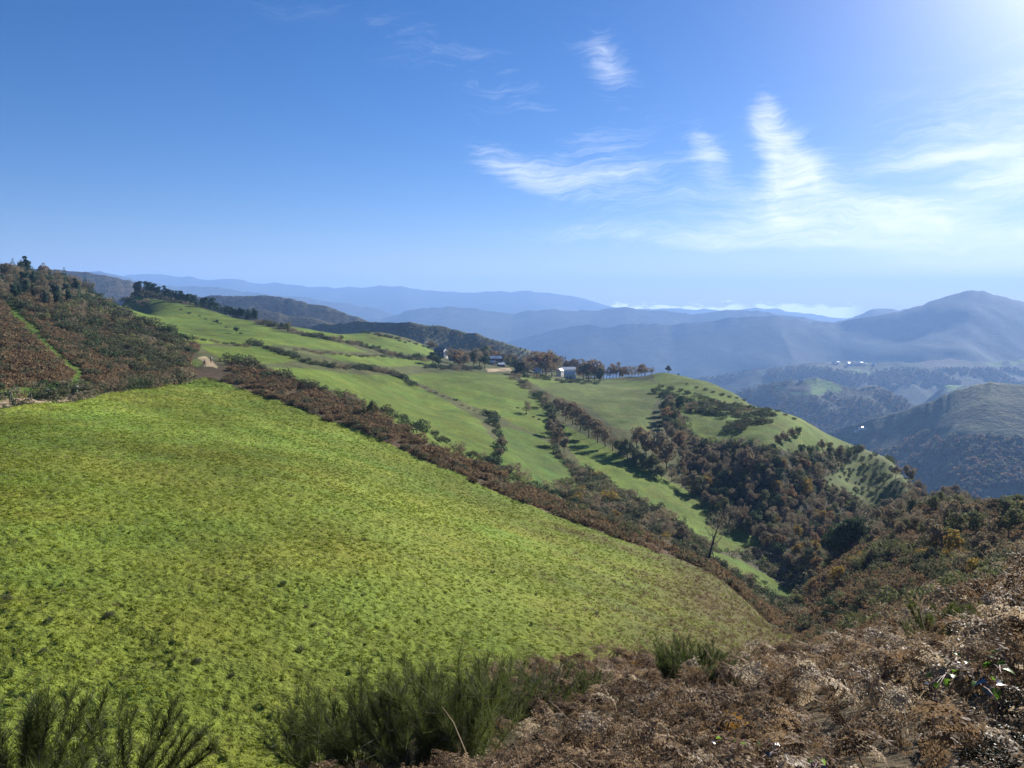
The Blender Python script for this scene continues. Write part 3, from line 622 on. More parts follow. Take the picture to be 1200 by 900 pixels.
# ------------------------------------------------------------------ plants: prototypes
def leaf_cloud(rng, blobs, n, size, asp=.55, shell=.5, out=.5, up=0.0):
    """n separate diamond leaves (or twigs) spread through blobs = [(centre, radii)]"""
    C = np.array([b[0] for b in blobs], float); Rb = np.array([b[1] for b in blobs], float)
    wt = Rb.prod(1) ** .67; wt /= wt.sum()
    k = rng.choice(len(blobs), n, p=wt)
    dv = rng.normal(size=(n, 3)); dv /= np.linalg.norm(dv, axis=1)[:, None]
    rr = shell + (1 - shell) * rng.random(n) ** .6
    P = C[k] + dv * Rb[k] * rr[:, None]
    nrm = dv * out + rng.normal(size=(n, 3)) * (1 - out * .6); nrm /= np.linalg.norm(nrm, axis=1)[:, None]
    u = rng.normal(size=(n, 3)); u[:, 2] += up; u -= nrm * (u * nrm).sum(1)[:, None] * (1 - min(up, 1) * .7); u /= np.linalg.norm(u, axis=1)[:, None]
    v = np.cross(nrm, u); s = size * (.6 + .8 * rng.random(n))[:, None]
    q = np.stack([P - u * s, P + v * s * asp, P + u * s, P - v * s * asp], 1).reshape(-1, 3)
    return q, np.arange(n * 4).reshape(-1, 4)
def cloud_mesh(name, mat, rng, blobs, n, size, **kw):
    V, Q = leaf_cloud(rng, blobs, n, size, **kw); return mesh_np(name, V, Q, False, [mat])
def two_clouds(name, mats, rng, blobs, na, nb, size, **kw):
    V, Q = leaf_cloud(rng, blobs, na, size, **kw); V2, Q2 = leaf_cloud(rng, blobs, nb, size * .9, **kw)
    return mesh_np(name, np.concatenate([V, V2]), np.concatenate([Q, Q2 + len(V)]), False, list(mats), [0] * na + [1] * nb)
def crown_blobs(rng, c, r, k, br):
    out = [((c[0], c[1], c[2]), (r[0] * .62, r[1] * .62, r[2] * .62))]
    for _ in range(k):
        d = rng.normal(size=3); d /= np.linalg.norm(d); d[2] = d[2] * .9 + .1; f = .55 + .4 * rng.random(); b = br * (.65 + .7 * rng.random())
        out.append(((c[0] + d[0] * r[0] * f, c[1] + d[1] * r[1] * f, c[2] + d[2] * r[2] * f), (b, b, b * .85)))
    return out
def limb_mesh(name, rng, H, mat, fork=.25, n=7, r0=.02, spread=.33, lean=(0, 0), top=.92):
    b = MB(); tip = Vector((lean[0] * H, lean[1] * H, H * top))
    tr = [Vector((0, 0, -.05 * H)), Vector((tip.x * .15, tip.y * .15, H * .2)), Vector((tip.x * .45 + rng.normal() * .015 * H, tip.y * .45, H * .5)), tip]
    b.tube(tr, [r0 * H * 1.3, r0 * H, r0 * H * .62, r0 * H * .12], 6)
    for i in range(n):
        f = fork + (.85 - fork) * (i + rng.random() * .6) / n
        p0 = tr[1].lerp(tr[2], (f - .2) / .3) if f < .5 else tr[2].lerp(tr[3], (f - .5) / .5)
        a = i * 2.4 + rng.random(); l = spread * H * (1.15 - f * .75)
        p1 = p0 + Vector((math.cos(a) * l * .55, math.sin(a) * l * .55, l * .4)); p2 = p0 + Vector((math.cos(a) * l, math.sin(a) * l, l * .95))
        b.tube([p0, p1, p2], [r0 * H * .5 * (1.1 - f), r0 * H * .3 * (1.1 - f), r0 * H * .08], 5)
    return b.mesh(name, mat, True)
RNG = np.random.default_rng(11)
H0 = 8.0                          # prototypes are built 8 m tall and scaled
TREES = {}
def add_tree(kind, mats, n, size, nshape=3, narrow=1.0, bark='bark', asp=.55, shell=.72, low=.16, up=0.0, second=0, out=.8):
    TREES[kind] = []
    for s in range(nshape):
        rz = H0 * (1 - low) * .5; cz = H0 * low + rz; rx = H0 * .30 * narrow * (.9 + .25 * RNG.random())
        bl = crown_blobs(RNG, (0, 0, cz), (rx, rx, rz), 11, H0 * .135 * (narrow ** .5))
        if second: cm = two_clouds('crown', (M[mats[0]], M[mats[1]]), RNG, bl, n, second, size, asp=asp, shell=shell, up=up, out=out)
        else: cm = cloud_mesh('crown', M[mats[0]], RNG, bl, n, size, asp=asp, shell=shell, up=up, out=out)
        tm = limb_mesh('trunk', RNG, H0, M[bark], .22, 8, .017)
        TREES[kind].append((tm, cm))
add_tree('bare', ['bare', 'russet'], 1300, .42, 4, asp=.11, shell=.4, up=1.2, second=140, out=.5)
add_tree('brown', ['bare', 'russet'], 760, .30, 4, second=230)
add_tree('russet', ['russet', 'bare'], 700, .31, 3, second=250)
add_tree('ochre', ['ochre', 'olive'], 750, .31, 3, second=250)
add_tree('olive', ['olive', 'bare'], 700, .31, 4, second=350)
add_tree('slim', ['bare', 'russet'], 600, .30, 3, narrow=.55, asp=.2, low=.2, up=1.0, second=160)
add_tree('dark', ['darkgreen'], 950, .34, 3)
add_tree('conifer', ['pine'], 1000, .36, 3, narrow=.72)
def add_pine():
    TREES['pine'] = []
    for s in range(4):
        bl = []
        for k in range(9):
            z = H0 * (.14 + .095 * k); rad = H0 * .22 * (1 - k / 9.6) ** .8
            for j in range(5 if k < 6 else 2):
                a = j * 1.257 + k * .7 + RNG.random() * .5; f = rad * (.55 + .5 * RNG.random())
                bl.append(((math.cos(a) * f, math.sin(a) * f, z + RNG.normal() * .12), (rad * .55 + .08, rad * .55 + .08, .34)))
        TREES['pine'].append((limb_mesh('trunk', RNG, H0, M['bark'], .2, 6, .016, .12, top=.97), cloud_mesh('crown', M['pine'], RNG, bl, 900, .26, asp=.3, shell=.3)))
add_pine()
SHRUBS = {}
def add_shrub(kind, mats, n, size, nshape=4, flat=.75, asp=.45, second=0, up=.4):
    """prototype 2 m wide"""
    SHRUBS[kind] = []
    for s in range(nshape):
        bl = [((0, 0, .55 * flat), (.72, .72, .62 * flat))]
        for k in range(7):
            a = k * .9 + RNG.random(); f = .35 + .4 * RNG.random(); h = (.45 + .75 * RNG.random()) * flat; b = .22 + .22 * RNG.random()
            bl.append(((math.cos(a) * f, math.sin(a) * f, h), (b, b, b * .95)))
        if second: me = two_clouds('shrub', (M[mats[0]], M[mats[1]]), RNG, bl, n, second, size, asp=asp, shell=.6, up=up, out=.75)
        else: me = cloud_mesh('shrub', M[mats[0]], RNG, bl, n, size, asp=asp, shell=.6, up=up, out=.75)
        SHRUBS[kind].append(me)
add_shrub('heath', ['heath', 'darkgreen'], 380, .10, 5, second=160)
add_shrub('dark', ['darkgreen', 'heath'], 420, .10, 4, second=80)
add_shrub('olive', ['olive', 'bare'], 380, .10, 4, second=140)
add_shrub('brown', ['bare', 'russet'], 380, .11, 4, asp=.28, second=140)
add_shrub('ochre', ['ochre', 'olive'], 350, .10, 2, second=150)
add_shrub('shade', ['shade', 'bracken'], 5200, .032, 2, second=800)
add_shrub('bracken', ['brackenfar'], 420, .13, 3, flat=.55)

# ------------------------------------------------------------------ plants: placing
REG = []
ORD = ['first', 'second', 'third', 'fourth', 'fifth', 'sixth', 'seventh', 'eighth', 'ninth', 'tenth', 'eleventh', 'twelfth', 'thirteenth', 'fourteenth', 'fifteenth', 'sixteenth', 'seventeenth', 'eighteenth', 'nineteenth']
def ordinal(i):
    if i < 19: return ORD[i]
    t = ['twenty', 'thirty', 'forty', 'fifty', 'sixty', 'seventy', 'eighty', 'ninety'][(i + 1) // 10 - 2]; u = (i + 1) % 10
    return t.replace('ty', 'tieth') if u == 0 else t + ' ' + ORD[u - 1]
DESC_T = {'bare': 'leafless grey tree', 'brown': 'brown autumn tree', 'russet': 'russet autumn tree', 'ochre': 'golden autumn tree', 'olive': 'dull olive tree', 'slim': 'slender bare tree', 'dark': 'dark evergreen tree', 'conifer': 'dark conifer', 'pine': 'dark pine'}
NAME_T = {'bare': 'bare_tree', 'brown': 'autumn_tree', 'russet': 'autumn_tree', 'ochre': 'autumn_tree', 'olive': 'olive_tree', 'slim': 'slender_tree', 'dark': 'evergreen_tree', 'conifer': 'conifer', 'pine': 'pine_tree'}
NAME_T['olive'] = 'broadleaf_tree'
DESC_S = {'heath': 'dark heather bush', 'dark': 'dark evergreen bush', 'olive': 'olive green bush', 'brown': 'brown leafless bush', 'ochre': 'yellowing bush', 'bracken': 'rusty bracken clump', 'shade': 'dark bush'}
NAME_S = {'heath': 'heather_bush', 'dark': 'dark_bush', 'olive': 'broom_bush', 'brown': 'leafless_bush', 'ochre': 'autumn_bush', 'bracken': 'bracken_clump', 'shade': 'dark_bush'}  # the 'shade' kind is a dark bush added in place of shadow
def tree(kind, p, h, place, group, rng=RNG, mode='area', label=None, wide=1.0):
    tm, cm = TREES[kind][rng.integers(len(TREES[kind]))]
    s = h / H0; e = empty(NAME_T[kind], (p.x, p.y, p.z - .05 * h), rng.random() * 6.28, (s * wide, s * wide, s))
    link('trunk', tm, e); link('crown', cm, e)
    tag(e, label, 'tree', group); REG.append((e, DESC_T[kind], place, group, mode, h, label)); return e
def shrub(kind, p, h, place, group, rng=RNG, mode='area', wide=1.0, label=None):
    me = SHRUBS[kind][rng.integers(len(SHRUBS[kind]))]
    o = link('hedge_bush' if mode == 'line' and kind == 'heath' else NAME_S[kind], me); s = h / (.95 if kind == 'bracken' else 1.25)
    o.location = (p.x, p.y, p.z - .08 * h); o.rotation_euler = (0, 0, rng.random() * 6.28); o.scale = (s * wide, s * wide * (.85 + .3 * rng.random()), s)
    tag(o, label, 'bush', group); REG.append((o, DESC_S[kind], place, group, mode, h, label)); return o
def crest_d(px):
    a = math.atan((px - 600) / F); j = int(np.clip(np.searchsorted(AZ, a), 1, len(AZ) - 1)); k = (RR > 380) & (RR < 760)
    w = np.where(k, WCOL[:, j], -9); i = int(np.argmax(w)); return RR[i] * math.cos(a)
def hpx(p, n): return n * math.sqrt(p.x ** 2 + p.y ** 2 + p.z ** 2) / F
def pick(rng, mix):
    ks = list(mix); w = np.array([mix[k] for k in ks], float); return ks[rng.choice(len(ks), p=w / w.sum())]
def along(pts, step, jit, rng):
    out = []
    P = [np.array(p, float) for p in pts]
    for a, b in zip(P[:-1], P[1:]):
        n = max(1, int(np.hypot(*(b - a)[:2]) / step))
        for i in range(n):
            q = a + (b - a) * ((i + .5 * rng.random() + .25) / n); out.append((q[0] + rng.normal() * jit, q[1] + rng.normal() * jit * .6) + tuple(q[2:]))
    return out
def scatter(poly, n, rng, gap):
    xs = [p[0] for p in poly]; ys = [p[1] for p in poly]; out = []; tries = 0
    while len(out) < n and tries < n * 60:
        tries += 1
        x = rng.uniform(min(xs), max(xs)); y = rng.uniform(min(ys), max(ys))
        if not in_poly(np.array([x]), np.array([y]), poly)[0]: continue
        if any((x - a) ** 2 + 3 * (y - b) ** 2 < gap * gap for a, b in out): continue
        out.append((x, y))
    return out
def trees_at(lst, mix, place, group, mode='line', seed=0, hs=1.0, wide=1.0):
    rng = np.random.default_rng(seed)
    for t in lst:
        px, py, h = t[:3]; p = ground_hit(px, py) if len(t) < 4 or t[3] is None or isinstance(t[3], str) else ground_d(px, min(t[3], crest_d(px) * 1.03) if 500 < t[3] else t[3])
        if p is None: continue
        k = t[3] if len(t) > 3 and isinstance(t[3], str) else (t[4] if len(t) > 4 else pick(rng, mix))
        tree(k, p, hpx(p, h * hs * rng.uniform(.9, 1.12)), place, group, rng, mode, wide=wide)
def tree_area(poly, n, mix, hp, place, group, seed, gap=6, depth=None):
    rng = np.random.default_rng(seed)
    for px, py in scatter(poly, n, rng, gap):
        p = ground_hit(px, py)
        if p is None or p.y > 1000: continue
        tree(pick(rng, mix), p, hpx(p, rng.uniform(*hp)), place, group, rng)
def shrub_area(poly, n, mix, hp, place, group, seed, gap=5, metres=False, wide=1.0):
    rng = np.random.default_rng(seed)
    for px, py in scatter(poly, n, rng, gap):
        if 224 < px < 264 and 410 < py < 440: continue
        p = ground_hit(px, py)
        if p is None or p.y > 1000: continue
        h = rng.uniform(*hp) if metres else hpx(p, rng.uniform(*hp))
        shrub(pick(rng, mix), p, h, place, group, rng, wide=wide)
def shrub_line(pts, step, mix, hp, place, group, seed, jit=1.0, wide=1.15, d=None):
    rng = np.random.default_rng(seed)
    for q in along(pts, step, jit, rng):
        p = ground_hit(q[0], q[1]) if d is None else ground_d(q[0], d)
        if p is None or p.y > 1000: continue
        shrub(pick(rng, mix), p, hpx(p, rng.uniform(*hp)), place, group, rng, 'line', wide)

# tree line between the two pastures, and the larger clump at its lower end
trees_at([(655, 487, 20), (663, 494, 25), (671, 499, 29), (680, 506, 31), (690, 513, 33), (700, 519, 30), (709, 524, 26), (718, 529, 24)], {'brown': 3, 'bare': 1.5}, 'the tree line between the two pastures', 'trees in the line between the pastures', seed=1)
trees_at([(726, 534, 24), (735, 539, 25), (744, 544, 24), (752, 548, 20), (760, 553, 18)], {'olive': 2, 'ochre': 1}, 'the tree line between the two pastures', 'trees in the line between the pastures', seed=2)
trees_at([(746, 527, 30), (757, 538, 36), (769, 545, 40), (781, 552, 38), (764, 556, 24), (775, 562, 22), (787, 566, 20)], {'brown': 3, 'olive': 1, 'bare': 1}, 'the big clump by the gully', 'trees in the big clump by the gully', seed=3)
trees_at([(799, 573, 20), (810, 578, 28), (817, 582, 26), (826, 592, 20), (835, 599, 20), (846, 604, 22), (856, 611, 20), (866, 619, 22), (876, 627, 20), (886, 635, 20)], {'olive': 2, 'brown': 2, 'bare': 1}, 'the tree line under the shaded gully', 'trees in the line under the gully', seed=4)
# hedge running down from the hamlet
trees_at([(640, 478, 18), (646, 512, 24), (653, 524, 28), (661, 532, 22), (655, 508, 18)], {'brown': 3, 'bare': 2}, 'the hedge running down from the hamlet', 'trees in the hedge below the hamlet', seed=5)
shrub_line([(598, 440), (612, 450), (622, 459), (634, 470), (645, 482), (650, 500), (652, 535), (668, 548), (690, 565)], 5, {'heath': 2, 'brown': 2, 'dark': 1}, (6, 10), 'the hedge running down from the hamlet', 'bushes in the hedge below the hamlet', 6)
trees_at([(617, 486, 17, 'bare')], {'bare': 1}, 'the hedge bank across the pasture below the hamlet', 'lone trees', seed=7)
shrub_line([(604, 478), (614, 484), (628, 491), (640, 499)], 6, {'heath': 1}, (2.2, 4), 'the low bank by the lone bare tree', 'bushes on the low bank by the lone tree', 8)
shrub_line([(566, 487), (577, 490), (579, 500), (584, 512), (588, 526), (582, 540), (574, 548)], 5, {'heath': 2, 'dark': 2}, (7, 12), 'the short hedge between pastures', 'bushes in the short hedge between pastures', 9)
trees_at([(589, 527, 16, 'brown'), (586, 537, 14, 'brown')], {'brown': 1}, 'the short hedge between pastures', 'small trees in the short hedge', seed=10)
trees_at([(437, 489, 21, 'olive')], {}, 'the bracken strip', 'round trees on the bracken strip', seed=12)
# hamlet trees
trees_at([(507, 428, 13, None, 'dark'), (514, 430, 11, None, 'dark'), (532, 426, 15, None, 'brown'), (538, 430, 17, None, 'russet'), (543, 432, 18, None, 'brown'), (549, 424, 15, None, 'bare'), (555, 430, 17, None, 'dark'), (562, 431, 18, None, 'bare'), (568, 432, 16, None, 'dark'),
          (558, 421, 14, 650, 'brown'), (567, 420, 16, 660, 'dark'), (575, 418, 16, 690, 'russet'), (583, 419, 15, 700, 'brown'), (589, 424, 10, 690, 'conifer'), (596, 430, 13, 640, 'olive'), (604, 436, 14, None, 'dark'), (540, 420, 13, 640, 'bare'), (526, 424, 12, 640, 'brown'), (600, 428, 14, 680, 'brown')],
         {'brown': 1}, 'the slate house hamlet', 'trees among the slate houses', 'area', seed=13, hs=1.15, wide=1.25)
trees_at([(608, 440, 16, None, 'dark'), (618, 442, 20, None, 'brown'), (626, 438, 24, 640, 'russet'), (633, 441, 25, 630, 'brown'), (640, 444, 25, 620, 'russet'), (647, 446, 24, 640, 'brown'), (622, 434, 22, 680, 'russet'), (636, 436, 22, 690, 'brown'), (652, 438, 22, 720, 'brown'), (645, 440, 26, 700, 'brown'),
          (660, 440, 20, 740, 'bare'), (668, 436, 20, 740, 'brown'), (677, 440, 20, 740, 'brown'), (684, 446, 20, 640, 'brown'), (690, 446, 22, 650, 'olive'), (697, 447, 22, 640, 'russet'), (703, 447, 18, 640, 'brown'), (704, 448, 13, 620, 'conifer')],
         {'brown': 1}, 'the barn hamlet', 'trees around the white barns', 'area', seed=14, hs=1.08, wide=1.25)
rng = np.random.default_rng(63)
for i in range(46):
    px = rng.uniform(500, 706); d_ = rng.uniform(.96, 1.05) * min(crest_d(px), 690); p = ground_d(px, d_)
    if abs(px - 517) < 9 or abs(px - 581) < 10 or abs(px - 664) < 15: continue
    tree(pick(rng, {'brown': 3, 'russet': 1.6, 'bare': 1.4, 'dark': 1, 'ochre': .5}), p, hpx(p, rng.uniform(10, 18)), 'the tree belt of the hamlet', 'trees of the belt behind the hamlet', rng, wide=1.3)
shrub_line([(498, 431), (540, 434), (566, 434)], 6, {'dark': 2, 'heath': 1, 'brown': 1}, (5, 8), 'the hedge under the slate house hamlet', 'bushes in the hedge under the hamlet', 65)
shrub_line([(600, 439), (622, 443), (645, 446)], 6, {'dark': 2, 'heath': 1, 'brown': 1}, (6, 9), 'the dark hedge left of the barns', 'bushes in the dark hedge left of the barns', 66)
rng = np.random.default_rng(15)
trees_at([(708 + i * 3.7, 446, rng.uniform(12, 20), 655 + rng.uniform(-14, 14)) for i in range(14)], {'slim': 3, 'russet': 1}, 'the thin skyline row beyond the barns', 'slender trees in the skyline row', seed=15)
trees_at([(757, 446, 14, 600), (764, 446, 12, 590), (784, 438, 9, 585, 'dark'), (796, 439, 4, 560, 'dark')], {'bare': 1}, 'the end of the skyline row', 'small trees at the end of the skyline row', seed=16)
shrub_line([(648, 447), (662, 449), (680, 450), (700, 450)], 6, {'dark': 2, 'heath': 1}, (4, 6.5), 'the garden hedge below the white barns', 'bushes in the garden hedge below the barns', 64)
# pine belt and hedges of the high pastures
rng = np.random.default_rng(17)
for i in range(48):
    px = 162 + i * 2.95 + rng.normal(); p = ground_d(px, crest_d(px) * rng.uniform(.985, 1.02)); tree('pine' if rng.random() < .5 else 'conifer', p, hpx(p, rng.uniform(10.5, 15)), 'the belt above the high pasture', 'pines in the belt above the high pasture', rng, 'line', wide=1.25)
shrub_line([(303, 379), (320, 382), (337, 388), (355, 393), (380, 398), (410, 404), (430, 408), (452, 415), (475, 421), (500, 424)], 5.5, {'heath': 2, 'dark': 2, 'brown': 1}, (5, 9), 'the upper hedge of the high pastures', 'bushes in the upper hedge', 18, wide=1.3)
trees_at([(337, 389, 13, 'olive'), (330, 386, 9, 'dark'), (400, 400, 7, 'dark'), (418, 405, 6, 'dark')], {}, 'the upper hedge of the high pastures', 'trees in the upper hedge', seed=19)
shrub_line([(292, 403), (320, 412), (345, 420), (362, 427), (385, 430), (400, 432), (430, 434), (455, 438)], 5, {'heath': 3, 'brown': 2, 'dark': 2}, (5, 9), 'the long lower hedge above the bright pasture', 'bushes in the long lower hedge', 20, wide=1.3)
shrub_line([(420, 433), (440, 434), (462, 440), (480, 450), (487, 454)], 4.5, {'dark': 3, 'heath': 1}, (5, 9), 'the end of the long lower hedge', 'bushes at the end of the long lower hedge', 21, wide=1.3)
shrub_line([(345, 411), (380, 415), (420, 418), (460, 419), (500, 423)], 7, {'brown': 3, 'heath': 1}, (3, 5), 'the brown bank between the high pastures', 'bushes on the brown bank', 22, wide=1.5)
shrub_line([(398, 389), (430, 391), (460, 398), (490, 405), (506, 409)], 6, {'dark': 1, 'heath': 2}, (2.5, 4.5), 'the hedge on the skyline pasture', 'bushes in the skyline pasture hedge', 23, wide=1.3)
shrub_line([(208, 363), (236, 373), (262, 382), (288, 394)], 8, {'heath': 1}, (1.6, 2.6), 'the thin bank across the highest pasture', 'low bushes on the thin bank', 24, wide=1.4)
shrub_line([(205, 393), (235, 399), (262, 403), (292, 408)], 7, {'brown': 2, 'heath': 1}, (3, 5), 'the grey bank under the highest pasture', 'bushes on the grey bank', 25, wide=1.4)
trees_at([(255, 380, 6, 'dark'), (277, 391, 8, 'dark')], {}, 'the thin bank across the highest pasture', 'small trees on the thin bank', seed=26)
shrub_line([(112, 348), (128, 350), (145, 354), (160, 357), (176, 358)], 5, {'dark': 2, 'brown': 2, 'heath': 2}, (5, 8), 'the small copse beside the highest pasture', 'bushes of the small copse', 27, wide=1.3)
shrub_line([(470, 442), (500, 457), (530, 470), (560, 484)], 8, {'heath': 1, 'brown': 1}, (2, 3.6), 'the low bank across the bright pasture', 'low bushes on the bank across the bright pasture', 28, wide=1.5)
# bracken hill on the left
tree_area([(-10, 318), (30, 318), (70, 326), (104, 336), (112, 352), (70, 362), (30, 352), (-10, 350)], 85, {'pine': 4, 'bare': 2.2, 'conifer': 2.5, 'brown': .4}, (12, 20), 'the hilltop wood', 'trees of the wood on the bracken hill', 30, 5)
trees_at([(x, 330, h, d_) for x, h, d_ in ((4, 15, 452), (13, 14, 455), (22, 18, 458), (31, 14, 450), (41, 13, 450), (52, 14, 446), (60, 16, 444), (69, 13, 440), (77, 13, 438), (85, 15, 436), (91, 13, 432), (98, 12, 430), (103, 18, 420), (108, 15, 415))], {'pine': 3, 'bare': 2}, 'the skyline of the bracken hill', 'trees on the skyline of the bracken hill', seed=31)
shrub_area([(-10, 352), (60, 364), (112, 352), (150, 372), (185, 380), (215, 396), (234, 418), (215, 436), (170, 440), (120, 420), (80, 392), (40, 372), (10, 350)], 135, {'heath': 5, 'dark': 3, 'brown': .8, 'olive': 1.4}, (9, 15), 'the bracken hill', 'bushes on the bracken hill', 32, 6, wide=1.1)
shrub_area([(60, 400), (110, 400), (180, 440), (110, 450)], 26, {'heath': 3, 'brown': 2}, (8, 13), 'the lower bracken hill', 'bushes low on the bracken hill', 33, 8)
shrub_line([(56, 468), (72, 467)], 6, {'dark': 2, 'heath': 1}, (13, 17), 'the sandy track beside the posts', 'bushes beside the posts', 34, wide=1.1)
shrub_line([(90, 463), (110, 461), (130, 459), (150, 457), (175, 454), (200, 450), (216, 447)], 7, {'dark': 1, 'heath': 3, 'brown': 1.5}, (12, 20), 'the upper edge of the near pasture', 'bushes along the top of the near pasture', 35, wide=1.1)
shrub_line([(3, 349), (20, 362), (40, 380), (62, 402), (82, 421), (100, 438)], 4, {'dark': 3, 'heath': 1}, (3.5, 6), 'the dark bank above the grassy ride', 'bushes on the bank above the grassy ride', 54, .6, 1.2)
# bracken strip beyond the near pasture
shrub_line([(268, 424), (300, 434), (330, 446), (390, 465), (430, 479), (480, 499), (520, 519), (555, 536), (600, 558), (640, 576), (690, 600)], 9, {'heath': 3, 'dark': 1, 'brown': 2}, (8, 16), 'the far side of the bracken strip', 'bushes along the far side of the bracken strip', 36, 3, 1.15)
shrub_line([(290, 458), (380, 488), (440, 512), (500, 537), (575, 569), (650, 599), (760, 638)], 26, {'heath': 3, 'brown': 2, 'bracken': 1}, (6, 10), 'the near side of the bracken strip', 'bushes along the near side of the bracken strip', 37, 3, 1.15)
shrub_area([(650, 572), (690, 558), (740, 582), (800, 618), (832, 648), (836, 664), (790, 648), (730, 625), (680, 602)], 95, {'heath': 3, 'brown': 3, 'olive': 2, 'ochre': .5}, (9, 17), 'the scrub below the pastures', 'bushes in the scrub below the dark pasture', 38, 6)
shrub_line([(838, 664), (862, 678), (888, 694), (910, 709), (932, 720), (950, 738), (975, 753)], 6, {'heath': 3, 'brown': 2, 'dark': 1}, (10, 17), 'the hedge under the lowest pasture', 'bushes in the hedge under the lowest pasture', 39, 2)
trees_at([(722, 610, 14, 'ochre'), (815, 652, 18, 'brown'), (848, 612, 10, 'brown'), (782, 632, 20, 'bare'), (800, 634, 22, 'brown'), (806, 642, 18, 'bare')], {}, 'the scrub below the pastures', 'small trees in the scrub', seed=40)
TREES['lean'] = [(limb_mesh('trunk', RNG, H0, M['bark'], .18, 9, .022, .36, (.26, .05)), two_clouds('crown', (M['bare'], M['russet']), RNG, [((2.0, .4, 6.4), (2.2, 2.2, 1.7)), ((.6, .5, 4.6), (1.9, 1.9, 1.3))], 520, 40, .36, asp=.07, shell=.2, up=1.2, out=.4))]
DESC_T['lean'] = 'leaning bare tree'; NAME_T['lean'] = 'bare_tree'
p = ground_hit(829, 660); e = tree('lean', p, hpx(p, 62), '', 'lone trees', label='tall leaning bare tree with dark limbs against the lowest green pastures'); e.rotation_euler = (0, 0, 0)
# wooded gully in shade
WOOD = [(772, 468), (796, 480), (802, 530), (860, 541), (905, 542), (950, 545), (955, 562), (1004, 592), (1010, 628), (985, 660), (955, 690), (930, 676), (896, 645), (860, 612), (805, 572), (795, 545), (778, 515)]
tree_area(WOOD, 190, {'brown': 3.2, 'bare': 2.5, 'olive': 2.2, 'dark': 1.6, 'russet': .8, 'ochre': .35}, (13, 23), 'the shaded gully', 'trees in the wooded gully', 41, 7)
trees_at([(880, 583, 17, 'ochre'), (909, 582, 18, 'ochre'), (943, 586, 23, 'ochre'), (893, 597, 16, 'ochre'), (909, 620, 16, 'ochre'), (795, 530, 24, 'russet'), (814, 524, 14, 'brown'), (916, 556, 17, 'ochre'), (862, 560, 11, 'ochre'), (966, 640, 26, 'russet'), (955, 645, 24, 'russet'), (945, 668, 20, 'ochre'), (978, 688, 24, 'ochre'), (952, 696, 18, 'russet'), (968, 690, 20, 'brown'),
          (985, 655, 44, 'dark'), (976, 662, 38, 'dark'), (996, 648, 40, 'dark'), (1004, 640, 30, 'dark'), (940, 655, 24, 'brown'), (930, 650, 24, 'brown'), (925, 668, 18, 'brown'), (1019, 640, 14, 'olive'), (935, 712, 20, 'heath' if False else 'olive')], {}, 'the shaded gully depths', 'coloured trees standing out in the gully', 'area', seed=42)
shrub_area([(762, 456), (800, 466), (850, 474), (900, 482), (912, 490), (880, 489), (905, 496), (875, 505), (852, 509), (848, 500), (872, 493), (862, 488), (842, 492), (822, 484), (802, 484), (785, 478)], 90, {'heath': 3, 'dark': 3, 'brown': 1}, (5, 8), 'the hedge belt of the spur', 'bushes of the hedge belt on the spur', 43, 4, wide=1.2)
shrub_line([(772, 453), (800, 459), (825, 467), (850, 476)], 6, {'dark': 1, 'heath': 2}, (3, 5), 'the upper hedge of the sunny spur', 'bushes in the upper hedge of the spur', 44, wide=1.4)
shrub_line([(800, 449), (840, 462), (870, 470), (905, 480), (935, 492)], 9, {'heath': 2, 'dark': 1}, (2, 4), 'the skyline bank of the sunny spur', 'low bushes on the skyline bank of the spur', 45, wide=1.5)
trees_at([(912, 522, 15), (920, 520, 16), (928, 516, 15), (935, 514, 13), (962, 530, 14), (972, 534, 16), (984, 536, 16), (995, 540, 14), (940, 535, 15), (950, 538, 15)], {'dark': 2, 'olive': 2, 'brown': 2}, 'the lower edge of the sunny spur', 'trees along the lower edge of the spur', seed=46)
shrub_line([(992, 533), (1012, 526), (1028, 527), (1045, 536), (1062, 552), (1080, 570)], 5, {'dark': 2, 'heath': 2}, (5, 8), 'the rim of the scrubby pasture', 'bushes round the rim of the scrubby pasture', 47)
shrub_area([(958, 563), (985, 550), (1003, 534), (1025, 530), (1050, 548), (1074, 572), (1064, 588), (1015, 592), (985, 578)], 80, {'dark': 2, 'heath': 2}, (2.2, 4.5), 'the scrubby spur pasture', 'small bushes dotted over the scrubby pasture', 48, 4)
tree_area([(1062, 572), (1085, 574), (1110, 590), (1140, 600), (1130, 625), (1080, 632), (1030, 640), (1012, 628), (1030, 606), (1060, 596)], 48, {'brown': 3, 'olive': 2, 'bare': 2, 'dark': .5}, (15, 22), 'the wood at the spur tip', 'trees in the wood at the tip of the spur', 49, 6)
rng = np.random.default_rng(60)
for i in range(34):
    px = 1052 + i * 2.9 + rng.normal() * 3; p = ground_d(px, rng.uniform(225, 320)); tree(pick(rng, {'brown': 3, 'olive': 2, 'bare': 2}), p, hpx(p, rng.uniform(13, 21)), 'the slope outside the spur tip', 'trees on the slope outside the spur tip', rng)
